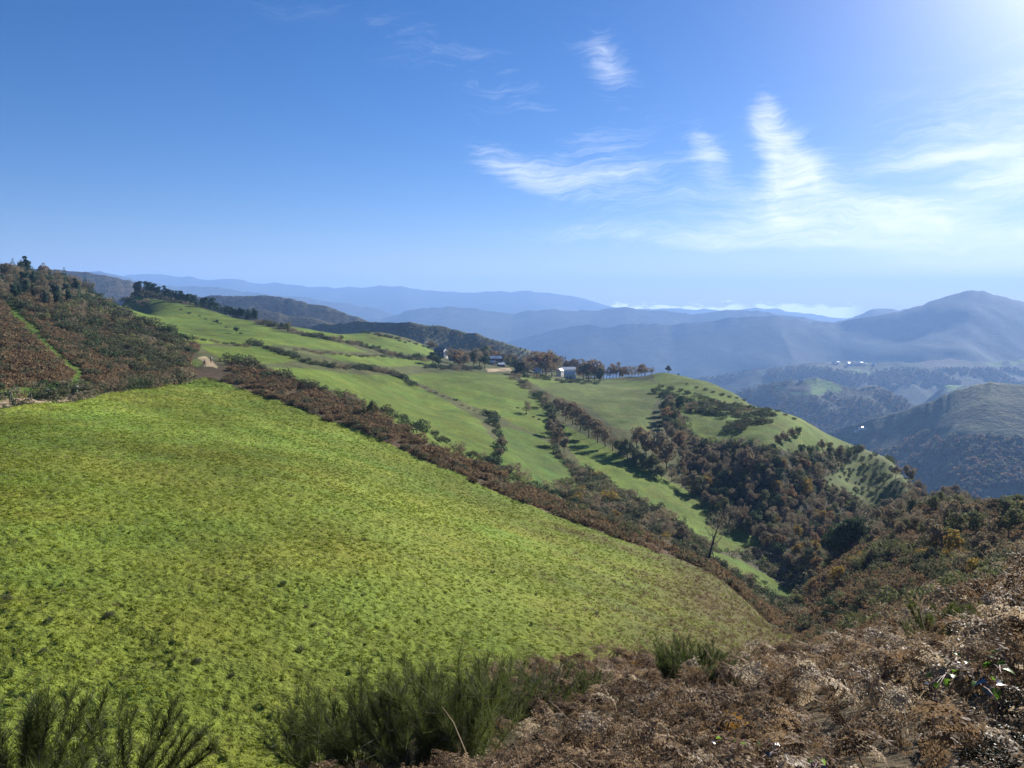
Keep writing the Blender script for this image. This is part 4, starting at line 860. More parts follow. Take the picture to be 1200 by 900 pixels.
# bracken hillside this side of the gully
tree_area([(1085, 628), (1130, 610), (1200, 606), (1210, 640), (1160, 665), (1100, 655)], 20, {'brown': 2, 'olive': 2, 'ochre': .6}, (24, 36), 'the bracken hillside', 'trees on the bracken hillside', 50, 13)
shrub_area([(1005, 642), (1040, 625), (1090, 640), (1200, 640), (1205, 690), (1160, 705), (1100, 690), (1040, 670), (990, 672)], 80, {'olive': 3, 'heath': 3, 'brown': 2, 'ochre': .6}, (1.5, 2.6), 'the upper bracken hillside', 'bushes on the upper bracken hillside', 51, 8, True)
shrub_area([(985, 676), (1040, 674), (1110, 696), (1140, 712), (1060, 735), (985, 745), (955, 735), (960, 700)], 34, {'olive': 2, 'heath': 3, 'brown': 1, 'dark': 1}, (.9, 2.0), 'the lower bracken hillside', 'bushes on the lower bracken hillside', 52, 12, True)
for px, py, h in ((1045, 712, 26), (1084, 708, 26), (1117, 708, 18), (980, 716, 18), (1170, 688, 30), (1120, 690, 24)):
    p = ground_hit(px, py); shrub('olive' if h > 20 else 'dark', p, hpx(p, h), 'the lower bracken hillside', 'bushes on the lower bracken hillside')
# dark tufts and dock stems dotted over the near pasture
shrub_area([(0, 500), (150, 480), (240, 460), (400, 545), (560, 620), (700, 690), (700, 740), (540, 760), (300, 800), (0, 760)], 22, {'dark': 1, 'heath': 3}, (.12, .28), 'the near pasture', 'small dark tufts dotted over the near pasture', 53, 25, True)

def write_labels():
    byline = {}
    for e in REG:
        if e[6]: continue
        byline.setdefault((e[3], e[1], e[2], e[4]), []).append(e)
    for (group, desc, place, mode), es in byline.items():
        pos = {e[0].name: (lambda q: (float(q[0]), float(q[1])))(project(e[0].location.x, e[0].location.y, e[0].location.z)) for e in es}
        hs = [e[5] for e in es]; lo, hi = np.percentile(hs, 33), np.percentile(hs, 67)
        if mode == 'line':
            es = sorted(es, key=lambda e: pos[e[0].name][0])
            for i, e in enumerate(es):
                e[0]['label'] = f"{ordinal(i)} {desc} from the left in {place}" if len(es) > 1 else f"{desc} in {place}"
                if place.startswith(('the bracken hill', 'the near pasture', 'the low bank', 'the thin bank', 'the grey bank', 'the brown bank', 'the skyline', 'the upper edge', 'the far side', 'the near side', 'the bracken strip', 'the lower edge', 'the hedge bank')):
                    e[0]['label'] = e[0]['label'].replace(' in the ', ' on the ')
        else:
            xs = [pos[e[0].name][0] for e in es]; ys = [pos[e[0].name][1] for e in es]
            xq = np.percentile(xs, [33, 67]); yq = np.percentile(ys, [33, 67]); cells = {}
            for e in es:
                x, y = pos[e[0].name]; sz = 'small' if e[5] < lo else ('tall' if e[5] > hi else 'mid-sized')
                v = 'upper' if y < yq[0] else ('lower' if y > yq[1] else 'middle'); h = 'left' if x < xq[0] else ('right' if x > xq[1] else 'centre')
                cells.setdefault((sz, v, h), []).append(e)
            for (sz, v, h), ce in cells.items():
                ce.sort(key=lambda e: pos[e[0].name][0]); pr = 'on' if 'hill' in place or 'pasture' in place else 'in'
                for i, e in enumerate(ce):
                    if len(es) == 1: e[0]['label'] = f"{desc} {pr} {place}"; continue
                    o = f"{ordinal(i)} " if len(ce) > 1 else ''
                    where = f"{v} {h}" if v + h != 'middlecentre' else 'centre'
                    e[0]['label'] = f"{o}{sz} {desc} {pr} {place}, {where}"
write_labels()

# ------------------------------------------------------------------ ground cover nobody could count (scattered with geometry nodes)
def gn_scatter(name, protos, P, rot, scl, label, idx=None, tone=None):
    """one object: points carrying rotation, size and kind; the node group puts a prototype on each"""
    pc = bpy.data.collections.new(name + ' kinds')
    for k, me in enumerate(protos):
        o = bpy.data.objects.new(f"{name}_kind_{k:02d}", me); pc.objects.link(o)
    n = len(P); me = bpy.data.meshes.new(name); me.vertices.add(n); me.vertices.foreach_set('co', np.asarray(P, np.float32).ravel())
    a = me.attributes.new('turn', 'FLOAT_VECTOR', 'POINT'); a.data.foreach_set('vector', np.asarray(rot, np.float32).ravel())
    a = me.attributes.new('size', 'FLOAT_VECTOR', 'POINT'); sc = np.asarray(scl, np.float32); sc = sc if sc.ndim == 2 else np.repeat(sc[:, None], 3, 1); a.data.foreach_set('vector', sc.ravel())
    a = me.attributes.new('sort', 'INT', 'POINT'); a.data.foreach_set('value', (np.random.default_rng(n).integers(0, len(protos), n) if idx is None else np.asarray(idx)).astype(np.int32))
    if tone is not None: a = me.attributes.new('tone', 'FLOAT_VECTOR', 'POINT'); a.data.foreach_set('vector', np.asarray(tone, np.float32).ravel())
    ng = bpy.data.node_groups.new(name, 'GeometryNodeTree')
    ng.interface.new_socket('Geometry', in_out='INPUT', socket_type='NodeSocketGeometry'); ng.interface.new_socket('Geometry', in_out='OUTPUT', socket_type='NodeSocketGeometry')
    N, L = ng.nodes, ng.links
    gi = N.new('NodeGroupInput'); go = N.new('NodeGroupOutput'); ip = N.new('GeometryNodeInstanceOnPoints'); ci = N.new('GeometryNodeCollectionInfo')
    ci.inputs['Collection'].default_value = pc; ci.inputs['Separate Children'].default_value = True; ci.inputs['Reset Children'].default_value = True
    def attr(nm, t):
        x = N.new('GeometryNodeInputNamedAttribute'); x.data_type = t; x.inputs['Name'].default_value = nm; return x.outputs['Attribute']
    er = N.new('FunctionNodeEulerToRotation'); L.new(attr('turn', 'FLOAT_VECTOR'), er.inputs[0])
    L.new(gi.outputs[0], ip.inputs['Points']); L.new(ci.outputs[0], ip.inputs['Instance']); ip.inputs['Pick Instance'].default_value = True
    L.new(attr('sort', 'INT'), ip.inputs['Instance Index']); L.new(er.outputs[0], ip.inputs['Rotation']); L.new(attr('size', 'FLOAT_VECTOR'), ip.inputs['Scale'])
    L.new(ip.outputs[0], go.inputs[0])
    o = link(name, me); md = o.modifiers.new('scatter', 'NODES'); md.node_group = ng
    return tag(o, label, kind='stuff')
DAZ = np.gradient(AZ)[None]; DLR = np.gradient(np.log(RR))[:, None]; CELL = GR * GR * DAZ * DLR
VIS = WCOL >= CMAX - .012 * (1 + 0 * GR)               # cells the camera side can see, with a margin for a step aside
INFRAME = (np.abs(GA) < R(40))
def scatter_cells(mask, dens, nmax, rng):
    w = np.where(mask, CELL * dens, 0).ravel(); tot = w.sum(); n = int(min(nmax, tot))
    k = rng.choice(w.size, n, p=w / tot); i, j = np.unravel_index(k, GX.shape)
    di, dj = rng.random(n), rng.random(n); i = np.minimum(i, len(RR) - 2); j = np.minimum(j, len(AZ) - 2)
    def lerp(Aa): return (Aa[i, j] * (1 - dj) + Aa[i, j + 1] * dj) * (1 - di) + (Aa[i + 1, j] * (1 - dj) + Aa[i + 1, j + 1] * dj) * di
    return np.stack([lerp(GX), lerp(GY), lerp(GZ)], -1), i, j
rng = np.random.default_rng(101)
# grass
def tuft(nb, h, spread, mat, rng, w=.011, lean=.6):
    V = []; Q = []
    for b in range(nb):
        a = rng.random() * 6.283; r0 = spread * math.sqrt(rng.random()); x, y = math.cos(a) * r0, math.sin(a) * r0
        d = a + rng.normal() * .9; hh = h * rng.uniform(.5, 1.15); ln = hh * lean * rng.uniform(.4, 1.4); ww = w * rng.uniform(.7, 1.4)
        tx, ty = -math.sin(d) * ww, math.cos(d) * ww
        p1 = (x + math.cos(d) * ln * .35, y + math.sin(d) * ln * .35, hh * .62); p2 = (x + math.cos(d) * ln, y + math.sin(d) * ln, hh * .95)
        k = len(V)
        V += [(x - tx, y - ty, -.03), (x + tx, y + ty, -.03), (p1[0] + tx * .8, p1[1] + ty * .8, p1[2]), (p1[0] - tx * .8, p1[1] - ty * .8, p1[2]), p2]
        Q += [(k, k + 1, k + 2, k + 3), (k + 3, k + 2, k + 4)]
    q = [f for f in Q if len(f) == 4]; t = [f for f in Q if len(f) == 3]
    return mesh_np('tuft', V, [np.array(q), np.array(t)], False, [mat])
def tussock(nq, nb, w, h, mat, rng):
    V1, Q1 = leaf_cloud(rng, [((0, 0, -.02), (w, w, h))] + [((rng.normal() * w * .5, rng.normal() * w * .5, 0), (w * .5, w * .5, h * rng.uniform(.5, 1.25))) for _ in range(3)], nq, w * .34, asp=.42, shell=.86, out=.9)
    keep = V1.reshape(-1, 4, 3)[:, :, 2].mean(1) > -.01; V1 = V1.reshape(-1, 4, 3)[keep].reshape(-1, 3); Q1 = np.arange(len(V1)).reshape(-1, 4)
    t = tuft(nb, h * 1.25, w * .9, mat, rng, .009, 1.3); n0 = len(t.vertices); co = np.empty(n0 * 3, np.float32); t.vertices.foreach_get('co', co)
    f4 = [tuple(p.vertices) for p in t.polygons if len(p.vertices) == 4]; f3 = [tuple(p.vertices) for p in t.polygons if len(p.vertices) == 3]
    return mesh_np('tussock', np.concatenate([co.reshape(-1, 3), V1]), [np.concatenate([np.array(f4), Q1 + n0]), np.array(f3)], False, [mat])
near = cls == 1
dn = 24 * (16 / np.clip(GD, 14, 300)) ** 1.15 * np.clip(1 + fbm(GX * .12, GY * .12, 3, 61) * .8, .4, 2)
P, i, j = scatter_cells(near & INFRAME, dn, 150000, rng)
d = np.hypot(P[:, 0], P[:, 1]); n = len(P); rough = ROUGH[i, j]
s = (.26 + .40 * rng.random(n) ** 1.6) * (np.clip(d, 16, 200) / 24) ** .52
gt = [tussock(56, 12, .17, .056, M['grass'], rng) for _ in range(5)] + [tuft(20, .2, .15, M['drygrass'], rng, .009, .7) for _ in range(2)] + [tuft(22, .22, .17, M['brackenfar'], rng, .014, .9) for _ in range(2)]
u = rng.random(n); kd = rng.integers(0, 5, n); kd = np.where(u < .03 + rough * .28 + .35 * np.clip(fbm(P[:, 0] * .16, P[:, 1] * .12, 3, 150) - .38, 0, 1) * 3, rng.integers(5, 7, n), kd); kd = np.where((u > .97 - rough * .42) & (rough > .15), rng.integers(7, 9, n), kd)
rot = np.stack([rng.normal(size=n) * .12, rng.normal(size=n) * .12, rng.random(n) * 6.283], -1)
gn_scatter('grass', gt, P, rot, s, 'tussocky yellow green grass of the near pasture', kd, grass_tone(P[:, 0], P[:, 1]))
# bracken: whole dead fronds on the near bank
def frond(rng, mat, L=.85, npair=13, pin=11, curl=.5):
    V = []; Q = []
    def quad(c, u, v):
        k = len(V); V.extend([c - u, c + v, c + u, c - v]); Q.append((k, k + 1, k + 2, k + 3))
    pts = []; p = np.array([0., 0., 0.]); ang = rng.uniform(.05, .5); yaw = 0
    for k in range(npair + 6):
        pts.append(p.copy()); st = L / (npair + 6) * (1.35 if k < 5 else .9)
        ang += rng.uniform(.04, .13) * (1 + curl); yaw += rng.normal() * .07
        p = p + st * np.array([math.sin(ang) * math.cos(yaw), math.sin(ang) * math.sin(yaw), math.cos(ang)])
    pts.append(p)
    for k in range(len(pts) - 1):
        c = (pts[k] + pts[k + 1]) / 2; u = (pts[k + 1] - pts[k]) * .52; w_ = .0042 * (1 - k / len(pts) * .7)
        sd = np.cross(u, [0, 0, 1.]); sd = sd / (np.linalg.norm(sd) + 1e-6) * w_; kk = len(V); a_, b_ = pts[k], pts[k + 1]
        V.extend([a_ - sd, a_ + sd, b_ + sd, b_ - sd]); Q.append((kk, kk + 1, kk + 2, kk + 3))
    for k in range(npair):
        b0 = pts[5 + k]; dr = pts[6 + k] - pts[4 + k]; dr /= np.linalg.norm(dr)
        side = np.cross(dr, [0, 0, 1.]); side /= np.linalg.norm(side) + 1e-6; up = np.cross(side, dr)
        ln = .30 * L * (1 - k / (npair + 1)) ** .75 * rng.uniform(.75, 1.15)
        for sg in (-1, 1):
            if rng.random() < .08: continue
            droop = rng.uniform(-.2, .9); dv = side * sg * rng.uniform(.75, 1) + dr * rng.uniform(.2, .6) - up * droop * .5; dv /= np.linalg.norm(dv)
            for q in range(pin):
                f = (q + .6) / pin; c = b0 + dv * ln * f - up * (f * f * ln * droop * .5) + rng.normal(size=3) * .0015
                l2 = ln * .155 * (1 - f * .6) + .005
                o = np.cross(dv, up) * l2; tw = up * rng.normal() * l2 * .28
                quad(c + (o + tw) * .5, (o + tw) * .62, dv * l2 * .30 + up * rng.normal() * .004)
                quad(c - (o - tw) * .5, (o - tw) * .62, dv * l2 * .30 + up * rng.normal() * .004)
    return mesh_np('frond', V, np.array(Q), False, [mat])
fr = [frond(rng, M['bracken'], rng.uniform(.75, 1.0), curl=rng.uniform(.1, 1.2)) for _ in range(9)] + [frond(rng, M['brackenpale'], rng.uniform(.7, .9), curl=rng.uniform(.3, 1.2)) for _ in range(4)] + [frond(rng, M['amber'], .8, curl=.6) for _ in range(2)]
def stalk(rng):
    b = MB(); p = Vector((0, 0, -.05)); pts = [p.copy()]; a = rng.random() * 6.28; t = rng.uniform(.1, .7)
    for k in range(4): p = p + Vector((math.sin(t) * math.cos(a), math.sin(t) * math.sin(a), math.cos(t))) * rng.uniform(.16, .3); t += rng.uniform(-.1, .45); pts.append(p.copy())
    b.tube(pts, [.006, .005, .0045, .004, .002], 4); return b.mesh('stalk', M['brackenpale'])
fr += [stalk(rng) for _ in range(4)]
bank = (cls == 2) & (GD < 34) & (GD > 1.6) & (GPX > 330 - 0) & INFRAME
dn = 19 * (6 / np.clip(GD, 3, 60)) ** .8 * np.clip(1 + fbm(GX * .55, GY * .55, 3, 66) * 1.5, .25, 2.2) * np.clip((GPX - 380) / 200, .05, 1)
P, i, j = scatter_cells(bank & (GR > 2.7), dn, 15000, rng)
n = len(P); d = np.hypot(P[:, 0], P[:, 1])
rot = np.stack([rng.normal(size=n) * .45, rng.normal(size=n) * .45, rng.random(n) * 6.283], -1)
pale = rng.random(n) < np.clip((GPX[i, j] - 780) / 600, .12, .38)
gn_scatter('bracken', fr, P, rot, rng.uniform(.65, 1.35, n) * np.clip(1 + (d - 12) / 60, 1, 1.3) * np.clip(.34 + d / 11, .5, 1) * (1 + .45 * np.clip((GPX[i, j] - 1040) / 150, 0, 1) * np.clip((d - 5) / 2, 0, 1)), 'tangled dead bracken fronds covering the near bank', np.where(rng.random(n) < .07, rng.integers(15, 19, n), np.where((rng.random(n) < .006) & (d > 6) & (GPX[i, j] < 1010), rng.integers(13, 15, n), np.where(pale, rng.integers(9, 13, n), rng.integers(0, 9, n)))))
# bracken beds farther off
def clump(rng, mat, n=70, w=.55, h=.5, size=.13):
    bl = [((0, 0, h * .35), (w, w, h * .6))] + [((math.cos(a) * w * .6, math.sin(a) * w * .6, h * rng.uniform(.3, .8)), (w * .4, w * .4, h * .35)) for a in rng.random(4) * 6.283]
    V, Q = leaf_cloud(rng, bl, n, size, asp=.38, shell=.4, up=.3); return mesh_np('clump', V, Q, False, [mat])
bc = [clump(rng, M['brackenfar']) for _ in range(5)] + [clump(rng, M['heath'], 60, .5, .6, .14)]
BEND = in_poly(GPX, GPY, [(222, 412), (262, 412), (270, 440), (252, 446), (226, 444)])
mk = (cls == 2) & (GD >= 28) & INFRAME & ~BEND
dn = 2.2 * (50 / np.clip(GD, 28, 400)) ** 1.0 * np.clip(1 + fbm(GX * .2, GY * .2, 4, 70) * 1.8, .2, 2.5)
P, i, j = scatter_cells(mk, dn, 26000, rng); n = len(P)
rot = np.stack([rng.normal(size=n) * .1, rng.normal(size=n) * .1, rng.random(n) * 6.283], -1)
gn_scatter('bracken_bed', bc, P, rot, rng.uniform(.7, 1.4, n) * np.clip(GD[i, j] / 80, .9, 1.7), 'rusty bracken beds on the hillsides and along the strip')
# heather and brambles between the bushes
uc = [clump(rng, M['heath'], 60, .8, .7, .17), clump(rng, M['heath'], 60, .7, .9, .17), clump(rng, M['bare'], 60, .7, .9, .2), clump(rng, M['darkgreen'], 60, .6, .8, .17), clump(rng, M['olive'], 60, .7, .7, .17)]
mk = ((cls == 0) | (cls == 5)) & ((GD > 60) & (GPX < 240) | (GD > 105)) & (GD < 760) & INFRAME & ~BEND
dn = .55 * (120 / np.clip(GD, 60, 800)) ** .9 * np.clip(1 + fbm(GX * .08, GY * .08, 4, 72) * 1.8, .2, 2.5)
P, i, j = scatter_cells(mk, dn, 36000, rng); n = len(P)
rot = np.stack([0 * P[:, 0], 0 * P[:, 0], rng.random(n) * 6.283], -1)
gn_scatter('undergrowth', uc, P, rot, rng.uniform(.7, 1.5, n) * np.clip(GD[i, j] / 150, .9, 2.2), 'heather and brambles filling the ground between the bushes')
# far woods
fc = []
for mt in ('bare', 'bare', 'olive', 'russet', 'darkgreen', 'bare'):
    bl = crown_blobs(rng, (0, 0, 4.2), (2.6, 2.6, 3.4), 7, 1.3); fc.append(cloud_mesh('crown', M[mt], rng, bl, 90, 1.0, asp=.6, shell=.5))
def hill_woods(name, key, test, nmax, label, sc=(.8, 1.5), seed=1):
    rg = np.random.default_rng(seed); X, Y, Z, PX, PY, Sg = HILLS[key]
    mk = (Sg < .99) & test(PX, PY, X, Y) & (PX > -60) & (PX < 1300); w = np.where(mk, Y * Y, 0) * (np.abs(np.gradient(X, axis=1)) * np.abs(np.gradient(Y, axis=0))) / (Y * Y); w = w.ravel()
    k = rg.choice(w.size, nmax, p=w / w.sum()); i, j = np.unravel_index(k, X.shape); i = np.minimum(i, X.shape[0] - 2); j = np.minimum(j, X.shape[1] - 2); di, dj = rg.random(nmax), rg.random(nmax)
    lp = lambda A_: (A_[i, j] * (1 - dj) + A_[i, j + 1] * dj) * (1 - di) + (A_[i + 1, j] * (1 - dj) + A_[i + 1, j + 1] * dj) * di
    rot = np.stack([np.zeros(nmax), np.zeros(nmax), rg.random(nmax) * 6.283], -1)
    gn_scatter(name, fc, np.stack([lp(X), lp(Y), lp(Z) - .4], -1), rot, rg.uniform(*sc, nmax), label)
hill_woods('woods', 'grassy_hill', lambda px, py, x, y: (py + fbm(x / 120, y / 120, 4, 5) * 60 > 512 + np.abs(px - 1060) * .06) & (fbm(x / 60, y / 60, 3, 9) > -.28), 9000, 'mixed autumn woods at the foot of the rounded hill', (1.1, 2.0), 3)
hill_woods('scrub', 'scrub_hill', lambda px, py, x, y: (fbm(x / 70, y / 110, 4, 15) > .02), 4200, 'scattered scrub on the olive hill', (.35, .8), 4)
hill_woods('heather', 'brown_hill', lambda px, py, x, y: (fbm(x / 90, y / 130, 4, 16) > .05), 4000, 'dark scrub on the heather hill', (.4, .9), 6)

VHK = [k for k in HILLS if k.startswith('valley_hill')]
hill_woods('knoll_woods', VHK[1], lambda px, py, x, y: (fbm(x / 90, y / 120, 4, 25) > -.12) & ~in_poly(px, py, [(936, 445), (962, 441), (988, 452), (988, 461), (970, 460), (962, 466), (922, 466), (906, 457)]), 9000, 'autumn woods on the knoll across the valley', (.8, 1.7), 7)
hill_woods('valley_woods', VHK[0], lambda px, py, x, y: (fbm(x / 160, y / 200, 4, 26) > .02) & (py > 432), 9000, 'woods on the far valley side', (1.0, 2.0), 8)

# ------------------------------------------------------------------ broom bushes at the foot of the pasture
def broom(p, H, W, label, seed, mats=('broom', 'broomdry'), ntw=3600, group='broom bushes at the foot of the near pasture', upright=1.0, name='broom_bush', cat='bush'):
    rg = np.random.default_rng(seed); e = empty(name, (p.x, p.y, p.z - .05), 0); ns = 40
    mb = MB(); SP = []
    for k in range(ns):
        a = k * 2.4 + rg.random(); ln = H * rg.uniform(.62, .95); out = W * .72 * rg.uniform(.1, 1.0); b = np.array([math.cos(a) * .10, math.sin(a) * .10, 0])
        pts = [b]
        for t in (.2, .4, .6, .8, 1.0):
            o = out * (t ** .85); pts.append(b + np.array([math.cos(a) * o + rg.normal() * .025, math.sin(a) * o + rg.normal() * .025, ln * t ** (1.05 * upright)]))
        r0 = rg.uniform(.005, .012); mb.tube(pts, [r0 * (1 - .16 * i) for i in range(6)], 5); SP.append(np.array(pts))
    SP = np.array(SP)
    def twigs(n, lo, length, wid, up, name, mat):
        k = rg.integers(0, ns, n); t = (lo + (1 - lo) * rg.random(n) ** .8) * 4.999; i = t.astype(int); f = (t - i)[:, None]
        P0 = SP[k, i] * (1 - f) + SP[k, np.minimum(i + 1, 5)] * f; ax = SP[k, np.minimum(i + 1, 5)] - SP[k, i]; ax /= np.linalg.norm(ax, axis=1)[:, None]
        dr = ax * .7 + rg.normal(size=(n, 3)) * .62 + np.array([0, 0, up]); dr /= np.linalg.norm(dr, axis=1)[:, None]
        L = (length * (.5 + .8 * rg.random(n)))[:, None]; P1 = P0 + dr * L * .5; dr2 = dr + rg.normal(size=(n, 3)) * .12 + np.array([0, 0, .22]); dr2 /= np.linalg.norm(dr2, axis=1)[:, None]; P2 = P1 + dr2 * L * .5
        sd = np.cross(dr, rg.normal(size=(n, 3))); sd /= np.linalg.norm(sd, axis=1)[:, None]; w = wid * (.7 + .6 * rg.random(n))[:, None]
        V = np.stack([P0 - sd * w, P0 + sd * w, P1 + sd * w * .8, P1 - sd * w * .8, P2], 1).reshape(-1, 3); o = np.arange(n)[:, None] * 5
        link(name, mesh_np(name, V, [o + np.array([[0, 1, 2, 3]]), o + np.array([[3, 2, 4]])], False, [M[mat]]), e)
    link('stem', mb.mesh('stem', M['bark'], True), e)
    twigs(ntw * 2, .22, H * .155, .0034, .36, 'foliage', mats[0]); twigs(ntw // 6, .05, H * .24, .004, .15, 'twigs', mats[1])
    return tag(e, label, cat, group)
def broom_at(px, py, top, wpx, *a, **k):
    p = ground_hit(px, py)
    if p is None: return
    d = p.length; broom(p, (py - top) * d / F * .98, wpx * d / F, *a, **k)
broom_at(18, 960, 846, 140, 'tall loose green broom bush at the left edge of the pasture foot', 1, ntw=5600)
broom_at(132, 955, 872, 140, 'low dark broom bush right of the tall left corner one', 2, ntw=5600)
broom_at(372, 905, 832, 85, 'leftmost dark green bush of the broom thicket', 3, ntw=4200)
broom_at(425, 905, 806, 95, 'second broom bush of the thicket with grey twigs inside', 4)
broom_at(480, 908, 800, 110, 'broad middle bush of the broom thicket', 5, ntw=4600)
broom_at(540, 906, 784, 110, 'tallest bush of the broom thicket with upright green shoots', 6, ntw=4800)
broom_at(578, 858, 782, 66, 'dark broom bush at the right end of the thicket', 7)
broom_at(604, 838, 786, 60, 'thin sparse greyish broom behind the thicket', 8, ntw=1500, mats=('broomdry', 'broom'))
broom_at(642, 830, 788, 66, 'low dark broom bush between thicket and heather tufts', 9)
broom_at(690, 818, 786, 40, 'small faint broom bush above the bracken', 10, ntw=1800)
broom_at(792, 806, 752, 44, 'upright green tuft, leftmost of three above the bracken', 11, group='green tufts above the bracken', upright=.8)
broom_at(826, 806, 760, 46, 'upright green tuft, middle of three above the bracken', 12, group='green tufts above the bracken', upright=.8)
broom_at(850, 806, 776, 46, 'low green tuft, rightmost of three above the bracken', 13, group='green tufts above the bracken', upright=.8)
broom_at(1112, 760, 718, 54, 'yellow green bush showing above the bracken skyline', 14, group='green tufts above the bracken', ntw=4200)
broom_at(1136, 745, 710, 26, 'slim yellow green shoot beside the bush on the bracken skyline', 15, group='green tufts above the bracken', ntw=1200)
broom_at(1085, 762, 728, 40, 'dark bush left of the yellow green bush on the bracken skyline', 16, group='green tufts above the bracken', ntw=2600, mats=('heath', 'broom'))

# ------------------------------------------------------------------ brambles among the bracken
def leaf_mesh(name, mat, seed):
    rg = np.random.default_rng(seed); n = 7; V = [(0, 0, 0)]; Q = []
    for i in range(1, n):
        t = i / (n - 1); w = .42 * math.sin(math.pi * t ** .75) * (1 + .16 * (-1) ** i); z = -.28 * t * t
        V += [(-w, t, z + w * .45), (0, t, z), (w, t, z + w * .45)]
    V += [(0, 1.06, -.32)]
    Q.append((0, 2, 1)); Q.append((0, 3, 2))
    F4 = []
    for i in range(n - 2):
        a = 1 + i * 3; F4 += [(a, a + 1, a + 4, a + 3), (a + 1, a + 2, a + 5, a + 4)]
    e = 1 + (n - 2) * 3; T = len(V) - 1; Q += [(e, e + 1, T), (e + 1, e + 2, T)]
    return mesh_np(name, V, [np.array(F4), np.array(Q)], True, [mat])
LEAF = [leaf_mesh('leaf', M['bramble'], 1), leaf_mesh('leaf', M['bramblegrey'], 2)]
def bramble(pts, leaves, label, grey=0.0, seed=0, size=.075):
    """pts: cane as (px, py, metres above ground); leaves: photo pixels"""
    rg = np.random.default_rng(seed)
    def P3(px, py, up):
        x, y, z = ray(px, py); g = ground_hit(px, min(py + 26, 950)); d = g.y * .84; return Vector((x / y * d, d, z / y * d))
    C = [P3(*q) for q in pts]; base = C[0].copy(); base.z = ground_z(base.x, base.y); e = empty('bramble', base, 0)
    mb = MB(); mb.tube([Vector((0, 0, -.05))] + [c - base for c in C], [.006] * (len(C)) + [.003], 5); link('cane', mb.mesh('cane', M['cane'], True), e)
    for px, py, s in leaves:
        q = P3(px, py, 0); o = link('leaf', LEAF[1 if rg.random() < grey else 0], e); o.location = q - base
        o.rotation_euler = (rg.uniform(-.9, .5), rg.uniform(-.6, .6), rg.random() * 6.28); o.scale = (size * s,) * 3
        l2 = MB(); near = min(C, key=lambda c: (c - q).length); l2.tube([near - base, (near + q) / 2 - base + Vector((0, 0, .01)), q - base], [.0022] * 3, 4); link('leaf_stalk', l2.mesh('leaf_stalk', M['cane']), e)
    return tag(e, label, 'bramble', 'brambles in the bracken')
bramble([(1096, 812, 0), (1108, 790, 0), (1122, 770, 0)], [(1090, 794, 1.2), (1098, 800, 1.0), (1106, 795, 1.1), (1114, 790, 1.2), (1108, 788, .9), (1122, 786, 1.2), (1116, 776, 1.1), (1126, 770, 1.1), (1132, 778, 1.0), (1088, 802, 1)], 'bramble sprig with bright backlit green leaves in pale bracken', .15, 1)
bramble([(1176, 800, 0), (1172, 785, 0), (1170, 765, 0)], [(1164, 778, 1.3), (1172, 772, 1.5), (1171, 764, 1.2), (1175, 784, 1.2), (1180, 779, 1)], 'upper dark leaved bramble near the right edge of the bracken', .2, 2, .085)
bramble([(1168, 820, 0), (1158, 808, 0), (1150, 803, 0)], [(1150, 804, 1.3), (1158, 800, 1.4), (1164, 806, 1.2), (1170, 799, 1.3), (1147, 800, 1), (1176, 802, 1.2)], 'lower bramble with green leaves above the deep shade', .2, 3, .085)
bramble([(842, 885, 0), (856, 874, 0), (872, 870, 0)], [(846, 866, 1.3), (852, 874, 1.1), (859, 866, 1.2), (861, 876, 1.1), (868, 871, 1.2), (838, 872, 1)], 'leftmost glossy silver leaved bramble low in the bracken', .75, 4, .052)
bramble([(880, 895, 0), (896, 886, 0), (915, 876, 0)], [(893, 872, 1.1), (908, 878, 1.5), (915, 876, 1.5), (898, 886, 1), (922, 886, 1.3), (912, 882, 1.2), (926, 892, 1.1)], 'middle glossy bramble with silvery leaves low in the bracken', .8, 5, .052)
bramble([(940, 915, 0), (956, 898, 0)], [(938, 896, 1), (954, 892, 1.3), (960, 890, 1.2), (950, 899, 1.1), (965, 897, 1)], 'rightmost silvery bramble at the bottom of the bracken', .6, 6, .052)
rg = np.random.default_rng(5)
for px, py, h, lab in ((1190, 905, 42, 'black bush added as painted shade in the bottom right corner'), (1160, 915, 36, 'lower dark bush added as painted shade beside the corner bush'), (1203, 858, 36, 'dark bush added as painted shade above the corner bush at the right edge')):
    p = ground_hit(px, py); shrub('shade', p, hpx(p, h) * 1.1, '', 'dark bushes in the shaded corner', rg, label=lab, wide=1.3)  # bushes added where bracken lies in shadow, the shade put into their colour

# ------------------------------------------------------------------ posts and signs by the track
def post(px, py, hp, cap, label):
    p = ground_hit(px, py); h = hpx(p, hp); e = empty('marker_post' if cap else 'wooden_post', p)
    b = MB(); b.tube([(0, 0, -.2), (0, 0, h * .5), (.01, 0, h)], [.085, .08, .07], 7); link('stake', b.mesh('stake', M['white_paint'] if cap == 2 else M['wood'], True), e)
    if cap:
        c = MB(); c.box(0, 0, h + .05, .52 if cap == 1 else .3, .2, .12); c.box(0, 0, h + .12, .44 if cap == 1 else .22, .16, .03); link('cap', c.mesh('cap', M['white_paint']), e)
    tag(e, label, 'post', 'posts beside the sandy track')
post(11.5, 471, 10.5, 0, 'dark leaning fence post left of its pale twin by the track'); post(14, 471.5, 10, 0, 'pale weathered fence post by the sandy track, left edge')
post(34.5, 471, 9, 0, 'dark fence post before the hedge beside the track'); post(37, 471, 8, 0, 'short pale fence post right of the dark one')
post(57.5, 469.5, 10, 1, 'white topped marker post in front of the evergreen bush'); post(54, 468.5, 5, 0, 'short grey stake beside the white topped marker')
post(91, 463.5, 8, 2, 'small white marker post beside the end of the track')

